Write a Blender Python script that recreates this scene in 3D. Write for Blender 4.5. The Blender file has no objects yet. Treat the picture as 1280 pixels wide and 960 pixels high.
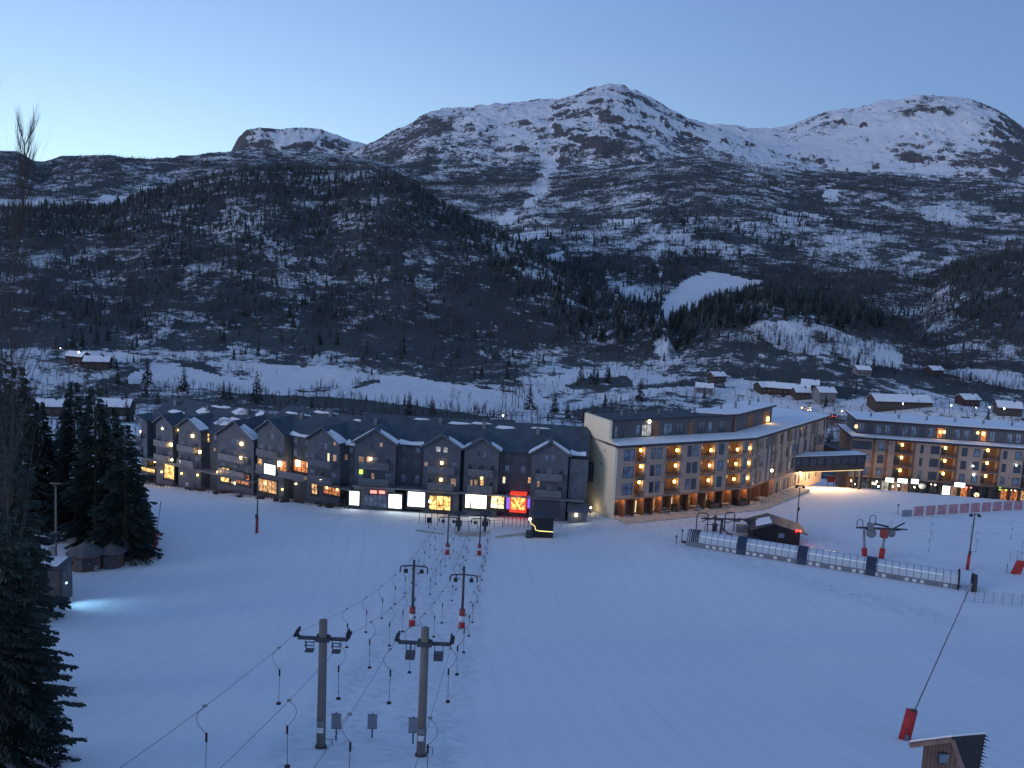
import bpy, math, random
import numpy as np
from mathutils import Vector, Matrix

random.seed(7)
rng = np.random.default_rng(11)
scene = bpy.context.scene
COL = scene.collection
R = math.radians

# ------------------------------------------------------------------ camera
FOC = 1200.0            # focal length in pixels of a 1280 wide frame
PITCH = R(8.0)
ROLL = R(2.7)
CAMZ = 45.0
cp, sp, cr, sr = math.cos(PITCH), math.sin(PITCH), math.cos(ROLL), math.sin(ROLL)
FWD = np.array([0.0, cp, -sp])
R0 = np.array([1.0, 0.0, 0.0])
U0 = np.array([0.0, sp, cp])
RT = cr * R0 + sr * U0
UP = -sr * R0 + cr * U0

def ray(px, py):
    d = (px - 640.0) / FOC * RT + (480.0 - py) / FOC * UP + FWD
    return d

def at(px, py, t):
    """point at depth t (metres along the view axis) on the ray of a picture point"""
    d = ray(px, py) * t
    return Vector((float(d[0]), float(d[1]), float(d[2]) + CAMZ))

def proj(x, y, z):
    z = z - CAMZ
    f = y * FWD[1] + z * FWD[2]
    f = np.maximum(f, 1e-3)
    a = x * RT[0] + y * RT[1] + z * RT[2]
    b = x * UP[0] + y * UP[1] + z * UP[2]
    return 640 + FOC * a / f, 480 - FOC * b / f

cam_d = bpy.data.cameras.new('camera')
cam = bpy.data.objects.new('camera', cam_d)
COL.objects.link(cam)
cam.matrix_world = Matrix(((RT[0], UP[0], -FWD[0], 0), (RT[1], UP[1], -FWD[1], 0), (RT[2], UP[2], -FWD[2], CAMZ), (0, 0, 0, 1)))
cam_d.sensor_width = 36
cam_d.lens = FOC / 1280 * 36
cam_d.clip_start = 0.5
cam_d.clip_end = 20000
scene.camera = cam
scene.view_settings.view_transform = 'Standard'
scene.view_settings.look = 'None'
scene.view_settings.exposure = 0
scene.cycles.use_denoising = True
scene.cycles.max_bounces = 4
scene.cycles.diffuse_bounces = 2
scene.cycles.glossy_bounces = 2
scene.cycles.transparent_max_bounces = 12
scene.cycles.caustics_reflective = False
scene.cycles.caustics_refractive = False
scene.cycles.sample_clamp_indirect = 2

# ------------------------------------------------------------------ tagging
def tag(o, label=None, cat=None, group=None, kind=None):
    if label: o['label'] = label
    if cat: o['category'] = cat
    if group: o['group'] = group
    if kind: o['kind'] = kind
    return o

# ------------------------------------------------------------------ materials
def new_mat(name):
    m = bpy.data.materials.new(name)
    m.use_nodes = True
    nt = m.node_tree
    return m, nt, nt.nodes['Principled BSDF']

def mat(name, col, rough=0.7, metal=0.0, var=0.25, scale=3.0, bump=0.0, spec=0.3, emit=None, es=0.0, stretch=(1, 1, 1), streak=0.0):
    """base colour broken up by two octaves of object-space noise"""
    m, nt, b = new_mat(name)
    N, L = nt.nodes, nt.links
    tc = N.new('ShaderNodeTexCoord')
    mp = N.new('ShaderNodeMapping'); mp.inputs['Scale'].default_value = stretch
    L.new(tc.outputs['Object'], mp.inputs['Vector'])
    no = N.new('ShaderNodeTexNoise'); no.inputs['Scale'].default_value = scale
    no.inputs['Detail'].default_value = 6; no.inputs['Roughness'].default_value = 0.65
    L.new(mp.outputs['Vector'], no.inputs['Vector'])
    rp = N.new('ShaderNodeValToRGB')
    c0 = [max(0, c * (1 - var)) for c in col]; c1 = [min(1, c * (1 + var)) for c in col]
    rp.color_ramp.elements[0].position = 0.3; rp.color_ramp.elements[1].position = 0.7
    rp.color_ramp.elements[0].color = (*c0, 1); rp.color_ramp.elements[1].color = (*c1, 1)
    L.new(no.outputs['Fac'], rp.inputs['Fac'])
    L.new(rp.outputs['Color'], b.inputs['Base Color'])
    b.inputs['Roughness'].default_value = rough
    b.inputs['Metallic'].default_value = metal
    b.inputs['Specular IOR Level'].default_value = spec
    if bump:
        bp = N.new('ShaderNodeBump'); bp.inputs['Strength'].default_value = bump; bp.inputs['Distance'].default_value = 0.05
        L.new(no.outputs['Fac'], bp.inputs['Height']); L.new(bp.outputs['Normal'], b.inputs['Normal'])
    if emit:
        b.inputs['Emission Color'].default_value = (*emit, 1)
        b.inputs['Emission Strength'].default_value = es
    return m

# ------------------------------------------------------------------ numpy noise
def _hash(i, j, s):
    n = (i * 374761393 + j * 668265263 + s * 974634777) & 0xffffffff
    n = ((n ^ (n >> 13)) * 1274126177) & 0xffffffff
    n = (n ^ (n >> 16)) & 0xffffffff
    return n.astype(np.float64) / 4294967295.0

def vnoise(x, y, s=0):
    xi = np.floor(x).astype(np.int64); yi = np.floor(y).astype(np.int64)
    fx = x - xi; fy = y - yi
    fx = fx * fx * (3 - 2 * fx); fy = fy * fy * (3 - 2 * fy)
    a = _hash(xi, yi, s); b = _hash(xi + 1, yi, s); c = _hash(xi, yi + 1, s); d = _hash(xi + 1, yi + 1, s)
    return (a * (1 - fx) + b * fx) * (1 - fy) + (c * (1 - fx) + d * fx) * fy

def fbm(x, y, wl, octs=5, s=0, gain=0.5):
    v = 0; amp = 1; tot = 0
    for o in range(octs):
        v = v + amp * (vnoise(x / wl + 17.3 * o, y / wl - 9.1 * o, s + o) * 2 - 1)
        tot += amp; amp *= gain; wl *= 0.5
    return v / tot

def ridged(x, y, wl, octs=4, s=0):
    v = 0; amp = 1; tot = 0
    for o in range(octs):
        v = v + amp * (1 - np.abs(vnoise(x / wl + 5.3 * o, y / wl + 3.1 * o, s + o) * 2 - 1) * 2)
        tot += amp; amp *= 0.55; wl *= 0.5
    return v / tot

# ------------------------------------------------------------------ terrain
_py = np.array([-400, -60, 0, 30, 56, 85, 104, 118, 140, 168, 185, 200, 240, 300, 400, 450, 500, 560, 700, 20000], float)
_pz = np.array([70, 38, 27.5, 20.5, 13.6, 6.0, 1.6, 0.1, 0.0, -0.3, -2.2, -4.5, -9, -17, -28, -30.5, -29, -24, -20, -20], float)
_ty = np.arange(-420, 900, 1.0)
_tz = np.interp(_ty, _py, _pz)
_k = np.exp(-0.5 * (np.arange(-20, 21) / 6.0) ** 2); _k /= _k.sum()
_tz[20:-20] = np.convolve(_tz, _k, 'same')[20:-20]

def line(pts):
    """picture polyline -> azimuth / tan(elevation) table of a ridge"""
    az, te = [], []
    for px, py in pts:
        d = ray(px, py)
        az.append(math.atan2(d[0], d[1])); te.append(d[2] / math.hypot(d[0], d[1]))
    o = np.argsort(az)
    return np.array(az)[o], np.array(te)[o]

def azp(px, py=300):
    d = ray(px, py); return math.atan2(d[0], d[1])

def rtab(pts):
    a = np.array([azp(p) for p, _ in pts]); return a, np.array([v for _, v in pts], float)

# (silhouette, range of ridge, range of foot, foot height, shape power, noise amplitude)
LAY = dict(
    near=(line([(-700, 260), (-200, 268), (0, 262), (90, 262), (140, 258), (190, 240), (250, 226), (300, 214), (340, 210), (400, 212), (460, 212), (500, 222),
                (540, 248), (590, 275), (650, 305), (700, 338), (750, 372), (800, 395), (835, 412), (850, 440), (880, 470), (950, 500)]),
          rtab([(-700, 1050), (0, 1000), (400, 1050), (600, 900), (760, 760), (850, 640), (950, 600)]),
          rtab([(-700, 480), (150, 520), (450, 540), (700, 560), (850, 560), (950, 560)]), -24, 1.0, 7),
    knoll=(line([(690, 520), (760, 460), (835, 408), (860, 392), (900, 380), (960, 372), (1030, 385), (1090, 402), (1140, 418), (1230, 450), (1320, 500)]),
           rtab([(690, 700), (1320, 760)]), rtab([(690, 540), (1320, 520)]), -24, 1.0, 4),
    east=(line([(980, 480), (1060, 440), (1120, 400), (1180, 340), (1240, 312), (1300, 300), (1400, 290), (1900, 260)]),
          rtab([(980, 1000), (1900, 1300)]), rtab([(980, 600), (1900, 600)]), -22, 1.0, 8),
    apron=(line([(-700, 240), (0, 235), (300, 232), (440, 228), (600, 232), (700, 222), (760, 215), (820, 205), (880, 200), (940, 206), (1000, 214), (1080, 220), (1200, 226), (1300, 229), (1900, 250)]),
           rtab([(-700, 2000), (440, 2100), (1000, 2300), (1900, 2300)]), rtab([(-700, 700), (1900, 760)]), -20, 0.85, 26),
    peak=(line([(-700, 320), (200, 240), (380, 205), (440, 192), (470, 179), (500, 163), (530, 148), (560, 141), (600, 135), (650, 131), (700, 127), (722, 119), (745, 111), (760, 108), (775, 109), (800, 119),
                (830, 136), (860, 151), (900, 163), (960, 190), (1040, 230), (1900, 330)]),
          rtab([(-700, 3000), (440, 3000), (760, 3400), (1900, 3400)]), rtab([(-700, 1900), (760, 2000), (1900, 2100)]), 120, 1.0, 38),
    bowl=(line([(600, 240), (780, 190), (860, 162), (900, 158), (950, 161), (985, 159), (1010, 150), (1050, 139), (1100, 129), (1150, 123), (1180, 120), (1215, 124), (1245, 136), (1262, 148), (1285, 166), (1320, 178), (1420, 200), (1900, 280)]),
          rtab([(600, 4000), (960, 4200), (1180, 4400), (1900, 4400)]), rtab([(600, 2900), (1900, 3000)]), 200, 1.15, 34),
    west=(line([(-700, 180), (-200, 190), (0, 191), (22, 193), (48, 206), (75, 200), (110, 196), (130, 195), (170, 199), (220, 199), (260, 194), (300, 190), (380, 192), (460, 200), (600, 240), (1900, 500)]),
          rtab([(-700, 2500), (1900, 2500)]), rtab([(-700, 1200), (1900, 1200)]), 10, 0.9, 18),
    mesa=(line([(-700, 420), (150, 230), (260, 205), (288, 190), (298, 172), (308, 163), (325, 159), (350, 161), (375, 159), (400, 161), (420, 166), (440, 175), (470, 181), (560, 220), (1900, 600)]),
          rtab([(-700, 3700), (1900, 3700)]), rtab([(-700, 2800), (1900, 2800)]), 100, 1.0, 10),
)

def terrain(x, y):
    x = np.asarray(x, float); y = np.asarray(y, float)
    r = np.hypot(x, y); az = np.arctan2(x, y)
    h = np.interp(y, _ty, _tz)
    # the village terrace: falls off earlier on the left than on the right
    hl = np.interp(y, [130, 150, 155, 162, 175, 190, 210, 240, 300], [0, 0, -.5, -1.1, -2.9, -5.6, -8, -10, -17])
    yy = y + np.clip(x - 76, 0, 60) * 0.16
    hr = np.interp(yy, [130, 172, 182, 192, 202, 210, 225, 240, 300], [0, 0, -.25, -.6, -2.4, -5.0, -7.2, -9, -17])
    wb = np.clip((x - 9) / 8, 0, 1); wb = wb * wb * (3 - 2 * wb)
    wy = np.clip((y - 138) / 12, 0, 1) * np.clip((300 - y) / 20, 0, 1)
    h = h * (1 - wy) + (hl * (1 - wb) + hr * wb) * wy
    # slight cross fall and rolling of the pistes
    near = np.clip(1 - (r - 60) / 160, 0, 1)
    h = h + 0.25 * fbm(x, y, 38, 3, 3) * np.clip((150 - r) / 40, 0, 1)
    far = np.clip((r - 230) / 150, 0, 1)
    h = h + far * (2.2 * fbm(x, y, 110, 4, 5))
    # small valley-side knolls in the middle distance, right of the fields
    w = np.clip((az - azp(560)) / 0.06, 0, 1) * np.clip((r - 380) / 120, 0, 1)
    h = h + w * 5.0 * np.maximum(fbm(x, y, 90, 4, 21), -0.1)
    for i, (nm, (sil, rr, ff, b, pw, na)) in enumerate(LAY.items()):
        te = np.interp(az, *sil); rk = np.interp(az, *rr); fk = np.interp(az, *ff)
        H = CAMZ + rk * te
        s = (r - fk) / (rk - fk)
        sc = np.clip(s, 0, 1)
        S = 0.55 * sc + 0.45 * sc * sc * (3 - 2 * sc)
        if nm == 'mesa':
            S = np.clip(sc, 0, 1) ** 1.6
        S = S ** pw
        up = b + (H - b) * S
        bell = np.clip(s * 1.4, 0, 1) * np.clip(1.35 - sc, 0, 1)
        edge = np.where(np.abs(s - 1) < 0.25, 0.35, 1.0)
        n = na * (0.7 * ridged(x, y, na * 13, 4, 40 + i) * 0.8 + 0.6 * fbm(x, y, na * 5, 5, 60 + i))
        n = n * bell * (0.25 + 0.75 * np.clip((1 - sc) * 3, 0, 1))
        back = H - np.clip(r - rk, 0, 1e9) * (0.10 if nm == 'apron' else 0.35)
        lay = np.where(s <= 1, up + n, back)
        lay = np.where(s < 0, b - (fk - r) * 0.22, lay)
        h = np.maximum(h, lay)
    return h

def ground(x, y):
    return float(terrain(np.array([x]), np.array([y]))[0])

def on_ground(px, py, t0=20, t1=600):
    """walk along the ray of a picture point to the ground"""
    d = ray(px, py)
    t = np.linspace(t0, t1, 4000)
    gz = terrain(d[0] * t, d[1] * t)
    k = np.argmax(d[2] * t + CAMZ <= gz)
    tt = t[k]
    return Vector((float(d[0] * tt), float(d[1] * tt), float(gz[k]))), float(tt)

# ---- land cover, drawn as outlines on the map (traced through the camera once, stored on the ground)
SNOW = [  # open snow fields: outline in picture points, min range, max range, amount
    ([(158, 470), (200, 460), (290, 452), (420, 458), (470, 470), (540, 478), (600, 484), (660, 492), (700, 500), (690, 515), (640, 512), (560, 514), (500, 506), (430, 500), (340, 494), (260, 487), (158, 478)], 300, 620, 1.0),
    ([(640, 470), (700, 466), (760, 462), (780, 470), (740, 476), (660, 476)], 300, 800, 1.0),
    ([(690, 505), (740, 498), (800, 488), (880, 486), (960, 495), (960, 500), (880, 491), (800, 494), (745, 505), (700, 511)], 300, 800, 1.0),
    ([(820, 380), (850, 352), (885, 341), (950, 352), (930, 362), (890, 368), (865, 385), (845, 402), (828, 398)], 600, 2200, 1.0),
    ([(812, 440), (818, 410), (828, 396), (842, 400), (836, 425), (822, 446)], 500, 2000, 0.35),
    ([(750, 350), (770, 340), (800, 360), (820, 378), (800, 378), (770, 366)], 600, 2400, 0.22),
    ([(822, 280), (828, 280), (832, 345), (826, 352), (822, 320)], 600, 3000, 0.5),
    ([(686, 196), (698, 190), (700, 206), (690, 226), (676, 244), (662, 256), (646, 262), (660, 240), (672, 222), (680, 208)], 1500, 3500, 0.6),
    ([(620, 272), (640, 262), (650, 270), (640, 280), (624, 282)], 1200, 3500, 0.7),
    ([(624, 298), (650, 290), (680, 290), (696, 294), (660, 297), (636, 302)], 900, 3500, 0.95),
    ([(677, 322), (700, 316), (716, 326), (690, 328)], 900, 3500, 0.7),
    ([(108, 256), (130, 245), (190, 238), (214, 236), (180, 250), (140, 256)], 1200, 2900, 1.0),
    ([(0, 246), (60, 252), (60, 262), (0, 262)], 1050, 2900, 0.8),
    ([(1025, 228), (1036, 228), (1046, 240), (1030, 252), (1022, 248)], 1200, 3200, 0.9),
    ([(1040, 296), (1080, 292), (1106, 300), (1070, 306), (1040, 302)], 900, 3000, 0.35),
    ([(1150, 262), (1180, 256), (1210, 268), (1205, 282), (1170, 276)], 900, 3000, 0.3),
    ([(1110, 330), (1180, 300), (1200, 318), (1150, 345), (1120, 362), (1100, 350)], 700, 3000, 0.15),
    ([(940, 408), (980, 404), (1010, 408), (1070, 420), (1130, 430), (1120, 460), (1050, 460), (1010, 446), (960, 430)], 400, 1200, 0.30),
    ([(1200, 455), (1280, 462), (1300, 486), (1240, 478), (1180, 464)], 400, 1200, 0.45),
    ([(1180, 420), (1260, 436), (1300, 450), (1240, 450), (1190, 436)], 400, 1500, 0.15),
    ([(900, 470), (960, 480), (1060, 500), (1180, 500), (1300, 505), (1300, 520), (900, 520)], 260, 600, 0.45),
    ([(80, 440), (130, 444), (180, 450), (170, 458), (110, 452)], 300, 800, 0.9),
    ([(760, 275), (800, 272), (815, 280), (775, 285)], 1000, 3300, 0.6),
    ([(960, 262), (1010, 264), (1040, 272), (980, 272)], 1000, 3300, 0.6),
    ([(600, 478), (660, 484), (770, 455), (812, 450), (790, 470), (760, 500), (700, 512), (640, 500)], 400, 900, 0.35),
]
DARK = [
    ([(160, 474), (300, 488), (420, 502), (560, 516), (640, 522), (640, 532), (540, 524), (400, 510), (280, 497), (160, 482)], 200, 470, 1.0),
    ([(215, 460), (260, 456), (320, 460), (354, 466), (340, 473), (300, 469), (250, 464)], 350, 640, 0.9),
    ([(370, 488), (400, 483), (430, 486), (415, 494), (385, 494)], 350, 640, 0.8),
    ([(510, 476), (532, 474), (508, 506), (500, 504)], 350, 640, 0.0),
    ([(460, 480), (478, 478), (478, 482), (450, 488), (430, 492)], 350, 640, 0.8),
    ([(690, 152), (720, 158), (745, 166), (768, 182), (785, 192), (770, 196), (740, 186), (705, 172), (680, 165)], 2300, 3400, 0.95),
    ([(838, 168), (870, 166), (888, 176), (870, 180), (845, 176)], 2300, 3600, 0.95),
    ([(560, 165), (640, 168), (680, 185), (660, 205), (600, 215), (540, 200), (520, 185)], 2000, 3400, 0.55),
    ([(725, 472), (780, 470), (790, 484), (740, 490), (700, 482)], 400, 800, 0.9),
    ([(300, 165), (318, 160), (310, 172), (292, 186)], 3000, 3800, 1.0),
    ([(960, 490), (1000, 482), (1060, 492), (1080, 512), (1000, 508)], 260, 600, 0.5),
    ([(1180, 340), (1250, 320), (1300, 310), (1300, 410), (1200, 390)], 600, 1400, 0.9),
    ([(985, 214), (1060, 218), (1180, 225), (1300, 229), (1300, 240), (1180, 236), (1000, 228)], 1700, 2600, 0.9),
]

def inside(px, py, poly):
    n = len(poly); res = np.zeros(px.shape, bool); j = n - 1
    for i in range(n):
        xi, yi = poly[i]; xj, yj = poly[j]
        c = ((yi > py) != (yj > py)) & (px < (xj - xi) * (py - yi) / ((yj - yi) or 1e-9) + xi)
        res ^= c; j = i
    return res

def cover(x, y, z):
    """0 = open snow, 1 = closed dark forest floor / bare rock"""
    r = np.hypot(x, y)
    px, py = proj(x, y, z)
    k = 1200.0 / np.maximum(r, 100)
    wx = 22 * fbm(x, y, 70, 5, 81, 0.65); wy = 11 * fbm(x, y, 70, 5, 82, 0.65)
    px = px + wx; py = py + wy
    # by zone
    v = np.zeros_like(r)
    hill = np.clip((r - 500) / 60, 0, 1)
    v = np.where(r > 250, 0.55 + 0.35 * fbm(x, y, 60, 4, 83), 0)
    v = np.where(y < 215, 0, v)
    v = np.maximum(v, hill * (0.545 + 0.26 * fbm(x, y, 120, 5, 84) + 0.34 * fbm(x, y, 26, 4, 88, 0.7) - 0.03 * (px > 600) + 0.05 * (r < 1060)))
    # tree line: cover thins with height
    n = fbm(x, y, 420, 5, 85)
    alt = z + 70 * n
    line_ = np.where(px > 880, 205, 285)
    hi = np.clip((alt - (line_ - 50)) / 150, 0, 1)
    hi = np.where(r > 1600, hi, 0)
    rock = 0.43 + 0.5 * fbm(x, y, 130, 5, 86, 0.7) + 0.22 * ridged(x, y, 60, 3, 87)
    rock = np.where((r > 2850) & (px > 880), rock - 0.15 + 0.36 * np.clip((px - 1150) / 90, 0, 1) * np.clip((py - 150) / 40, 0, 1) + 0.12 * np.clip((150 - py) / 14, 0, 1), rock)
    rock = np.where((r > 2700) & (px < 480), rock + 0.04, rock)
    v = v * (1 - hi) + np.clip(rock, 0.03, 1) * hi
    nfs = fbm(x, y, 34, 4, 90, 0.7)
    for poly, r0, r1, a in SNOW:
        m = inside(px, py, poly) & (r > r0) & (r < r1)
        aa = a if a >= 1 else np.clip(a + 0.75 * nfs, 0, 1)
        v = np.where(m, v * (1 - aa) + 0.02 * aa, v)
    for poly, r0, r1, a in DARK:
        m = inside(px, py + 3 * nfs, poly) & (r > r0) & (r < r1)
        v = np.where(m, np.maximum(v, np.clip(a * (0.78 + 0.9 * nfs), 0, 1)), v)
    v = v + 0.12 * fbm(x, y, 18, 2, 89) * (r > 300) * (v > 0.05)
    return np.clip(v, 0, 1), hi

def np_mesh(name, verts, faces_flat, loop_total, mats, attrs=None, smooth=False, mat_idx=None):
    me = bpy.data.meshes.new(name)
    nv = len(verts); nf = len(loop_total)
    me.vertices.add(nv); me.vertices.foreach_set('co', np.ascontiguousarray(verts, np.float32).ravel())
    me.loops.add(len(faces_flat)); me.loops.foreach_set('vertex_index', np.ascontiguousarray(faces_flat, np.int32))
    me.polygons.add(nf)
    ls = np.concatenate([[0], np.cumsum(loop_total)[:-1]]).astype(np.int32)
    me.polygons.foreach_set('loop_start', ls)
    me.polygons.foreach_set('loop_total', np.asarray(loop_total, np.int32))
    if mat_idx is not None: me.polygons.foreach_set('material_index', np.asarray(mat_idx, np.int32))
    me.polygons.foreach_set('use_smooth', np.full(nf, smooth, bool))
    for m in mats: me.materials.append(m)
    for k, v in (attrs or {}).items():
        a = me.attributes.new(k, 'FLOAT', 'POINT'); a.data.foreach_set('value', np.asarray(v, np.float32))
    me.update()
    return me

# terrain material -----------------------------------------------------
def terrain_mat():
    m, nt, b = new_mat('snowy_ground')
    N, L = nt.nodes, nt.links
    geo = N.new('ShaderNodeNewGeometry')
    def attr(n):
        a = N.new('ShaderNodeAttribute'); a.attribute_name = n; return a.outputs['Fac']
    def noise(scale, det=5, rough=0.6, vec=None, st=None):
        no = N.new('ShaderNodeTexNoise'); no.inputs['Scale'].default_value = scale; no.inputs['Detail'].default_value = det
        no.inputs['Roughness'].default_value = rough
        mp = N.new('ShaderNodeMapping')
        if st: mp.inputs['Scale'].default_value = st
        L.new(geo.outputs['Position'], mp.inputs['Vector']); L.new(mp.outputs['Vector'], no.inputs['Vector'])
        return no.outputs['Fac']
    def math_(op, a, c=None, clamp=False):
        n = N.new('ShaderNodeMath'); n.operation = op; n.use_clamp = clamp
        for i, v in enumerate((a, c)):
            if v is None: continue
            if isinstance(v, (int, float)): n.inputs[i].default_value = v
            else: L.new(v, n.inputs[i])
        return n.outputs[0]
    def mix(f, a, c):
        n = N.new('ShaderNodeMix'); n.data_type = 'RGBA'
        if isinstance(f, (int, float)): n.inputs[0].default_value = f
        else: L.new(f, n.inputs[0])
        for i, v in ((6, a), (7, c)):
            if isinstance(v, tuple): n.inputs[i].default_value = (*v, 1)
            else: L.new(v, n.inputs[i])
        return n.outputs[2]
    cov, hi = attr('cover'), attr('high')
    n1 = noise(0.045, 9, 0.78, st=(1, 1, 2.2))
    n2 = noise(0.14, 7, 0.85)
    nn = math_('ADD', math_('MULTIPLY', n1, 0.42), math_('MULTIPLY', n2, 0.58))
    # cover threshold: where noise falls under the cover amount the ground is dark
    d = math_('SUBTRACT', math_('ADD', math_('MULTIPLY', cov, 0.46), 0.27), nn)
    f = math_('MULTIPLY', math_('ADD', d, 0.016), 26.0, True)
    # bare-ish snow stays pure
    f = math_('MULTIPLY', f, math_('MULTIPLY', cov, 6.0, True))
    forest = mix(noise(0.02, 6), (0.040, 0.053, 0.058), (0.092, 0.100, 0.102))
    rock = mix(noise(0.05, 8, 0.75), (0.045, 0.046, 0.052), (0.165, 0.150, 0.152))
    dark = mix(hi, forest, rock)
    s_far = mix(noise(0.012, 4), (0.66, 0.67, 0.70), (0.80, 0.80, 0.81))
    # piste snow: soft tracks and blown patches
    s1 = noise(0.05, 4, 0.5, st=(1.0, 0.35, 1)); s2 = noise(0.7, 4, 0.6, st=(0.8, 0.25, 1))
    pist = mix(math_('ADD', math_('MULTIPLY', s1, 0.7), math_('MULTIPLY', s2, 0.3)), (0.66, 0.68, 0.72), (0.86, 0.87, 0.89))
    # groomer passes: faint parallel lanes with soft broken edges, and worn lanes under the lifts
    sx = N.new('ShaderNodeSeparateXYZ'); L.new(geo.outputs['Position'], sx.inputs[0])
    wob = math_('MULTIPLY', noise(0.012, 2, 0.4), 12.0)
    ln = math_('SINE', math_('MULTIPLY', math_('ADD', math_('ADD', sx.outputs[0], math_('MULTIPLY', sx.outputs[1], 0.10)), wob), 1.25))
    ln = math_('MULTIPLY', math_('POWER', math_('ABSOLUTE', ln), 14.0), noise(0.12, 4, 0.7))
    pist = mix(math_('MULTIPLY', ln, 0.22), pist, (0.50, 0.53, 0.60))
    dirt = math_('MULTIPLY', attr('worn'), math_('MULTIPLY', math_('SUBTRACT', noise(0.9, 6, 0.75), 0.42), 5.0, True), True)
    pist = mix(math_('MULTIPLY', dirt, 0.5), pist, (0.42, 0.44, 0.50))
    snow = mix(attr('valley'), pist, s_far)
    L.new(mix(f, snow, dark), b.inputs['Base Color'])
    b.inputs['Roughness'].default_value = 0.75
    b.inputs['Specular IOR Level'].default_value = 0.12
    bp = N.new('ShaderNodeBump'); bp.inputs['Strength'].default_value = 0.5; bp.inputs['Distance'].default_value = 0.25
    hb = math_('ADD', math_('MULTIPLY', noise(0.35, 6, 0.62, st=(1, 0.5, 1)), 1.0), math_('MULTIPLY', noise(2.2, 3, 0.6), 0.16))
    L.new(hb, bp.inputs['Height'])
    bp2 = N.new('ShaderNodeBump'); bp2.inputs['Distance'].default_value = 14.0
    L.new(math_('MULTIPLY', attr('valley'), 0.5), bp2.inputs['Strength']); L.new(noise(0.03, 8, 0.66), bp2.inputs['Height'])
    L.new(bp.outputs['Normal'], bp2.inputs['Normal']); L.new(bp2.outputs['Normal'], b.inputs['Normal'])
    return m

def build_terrain():
    az = np.linspace(R(-38), R(38), 1500)
    rs = [6.0]
    while rs[-1] < 200: rs.append(rs[-1] * 1.022 + 0.1)
    while rs[-1] < 5200: rs.append(rs[-1] * (1.0062 if rs[-1] < 2200 or rs[-1] > 4500 else 1.0036))
    while rs[-1] < 9000: rs.append(rs[-1] * 1.05)
    rs = np.array(rs)
    A, RR = np.meshgrid(az, rs)
    X = RR * np.sin(A); Y = RR * np.cos(A)
    Z = terrain(X, Y)
    # small-scale crags on the high ground
    hi_r = np.clip((RR - 1500) / 700, 0, 1)
    crag = hi_r * (8.0 * fbm(X, Y, 70, 5, 99, 0.65) + np.clip((Z - 150) / 150, 0, 1) * 21.0 * np.maximum(ridged(X, Y, 190, 5, 120) - 0.1, 0))
    Z = Z + crag
    C, HI = cover(X, Y, Z)
    # bare rock where the ground is steep
    gr_ = np.gradient(Z, axis=0) / np.gradient(RR, axis=0); ga = np.gradient(Z, axis=1) / (RR * (az[1] - az[0]))
    st = np.hypot(gr_, ga)
    C = np.clip(C + HI * np.clip((st - 0.62) * 1.1, -0.10, 0.55), 0, 1)
    nr, na = X.shape
    idx = np.arange(nr * na).reshape(nr, na)
    q = np.stack([idx[:-1, :-1], idx[:-1, 1:], idx[1:, 1:], idx[1:, :-1]], -1).reshape(-1, 4)[:, ::-1]
    V = np.stack([X, Y, Z], -1).reshape(-1, 3)
    val = np.clip((RR - 260) / 120, 0, 1)
    worn = np.zeros_like(X)
    for (xa, ya, xb, yb, w_) in ((-12.4, 20, -12.2, 150, 1.6), (-9.4, 20, -9.2, 150, 1.6), (-6.3, 20, -6.4, 150, 1.6), (-3.2, 20, -3.4, 150, 1.6), (-30, 157, 14, 154, 2.6), (20, 155, 46, 168, 3.0), (24, 150, 58, 118, 3.0), (40, 160, 75, 140, 3)):
        dx, dy = xb - xa, yb - ya; tt = np.clip(((X - xa) * dx + (Y - ya) * dy) / (dx * dx + dy * dy), 0, 1)
        worn = np.maximum(worn, np.clip(1.3 - np.hypot(X - xa - dx * tt, Y - ya - dy * tt) / w_, 0, 1))
    me = np_mesh('snow_covered_ground', V, q.ravel(), np.full(len(q), 4), [terrain_mat()],
                 dict(cover=C.ravel(), high=HI.ravel(), valley=val.ravel(), worn=worn.ravel()), smooth=True)
    o = bpy.data.objects.new('snow_covered_ground', me); COL.objects.link(o)
    tag(o, kind='structure')
build_terrain()

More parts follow.
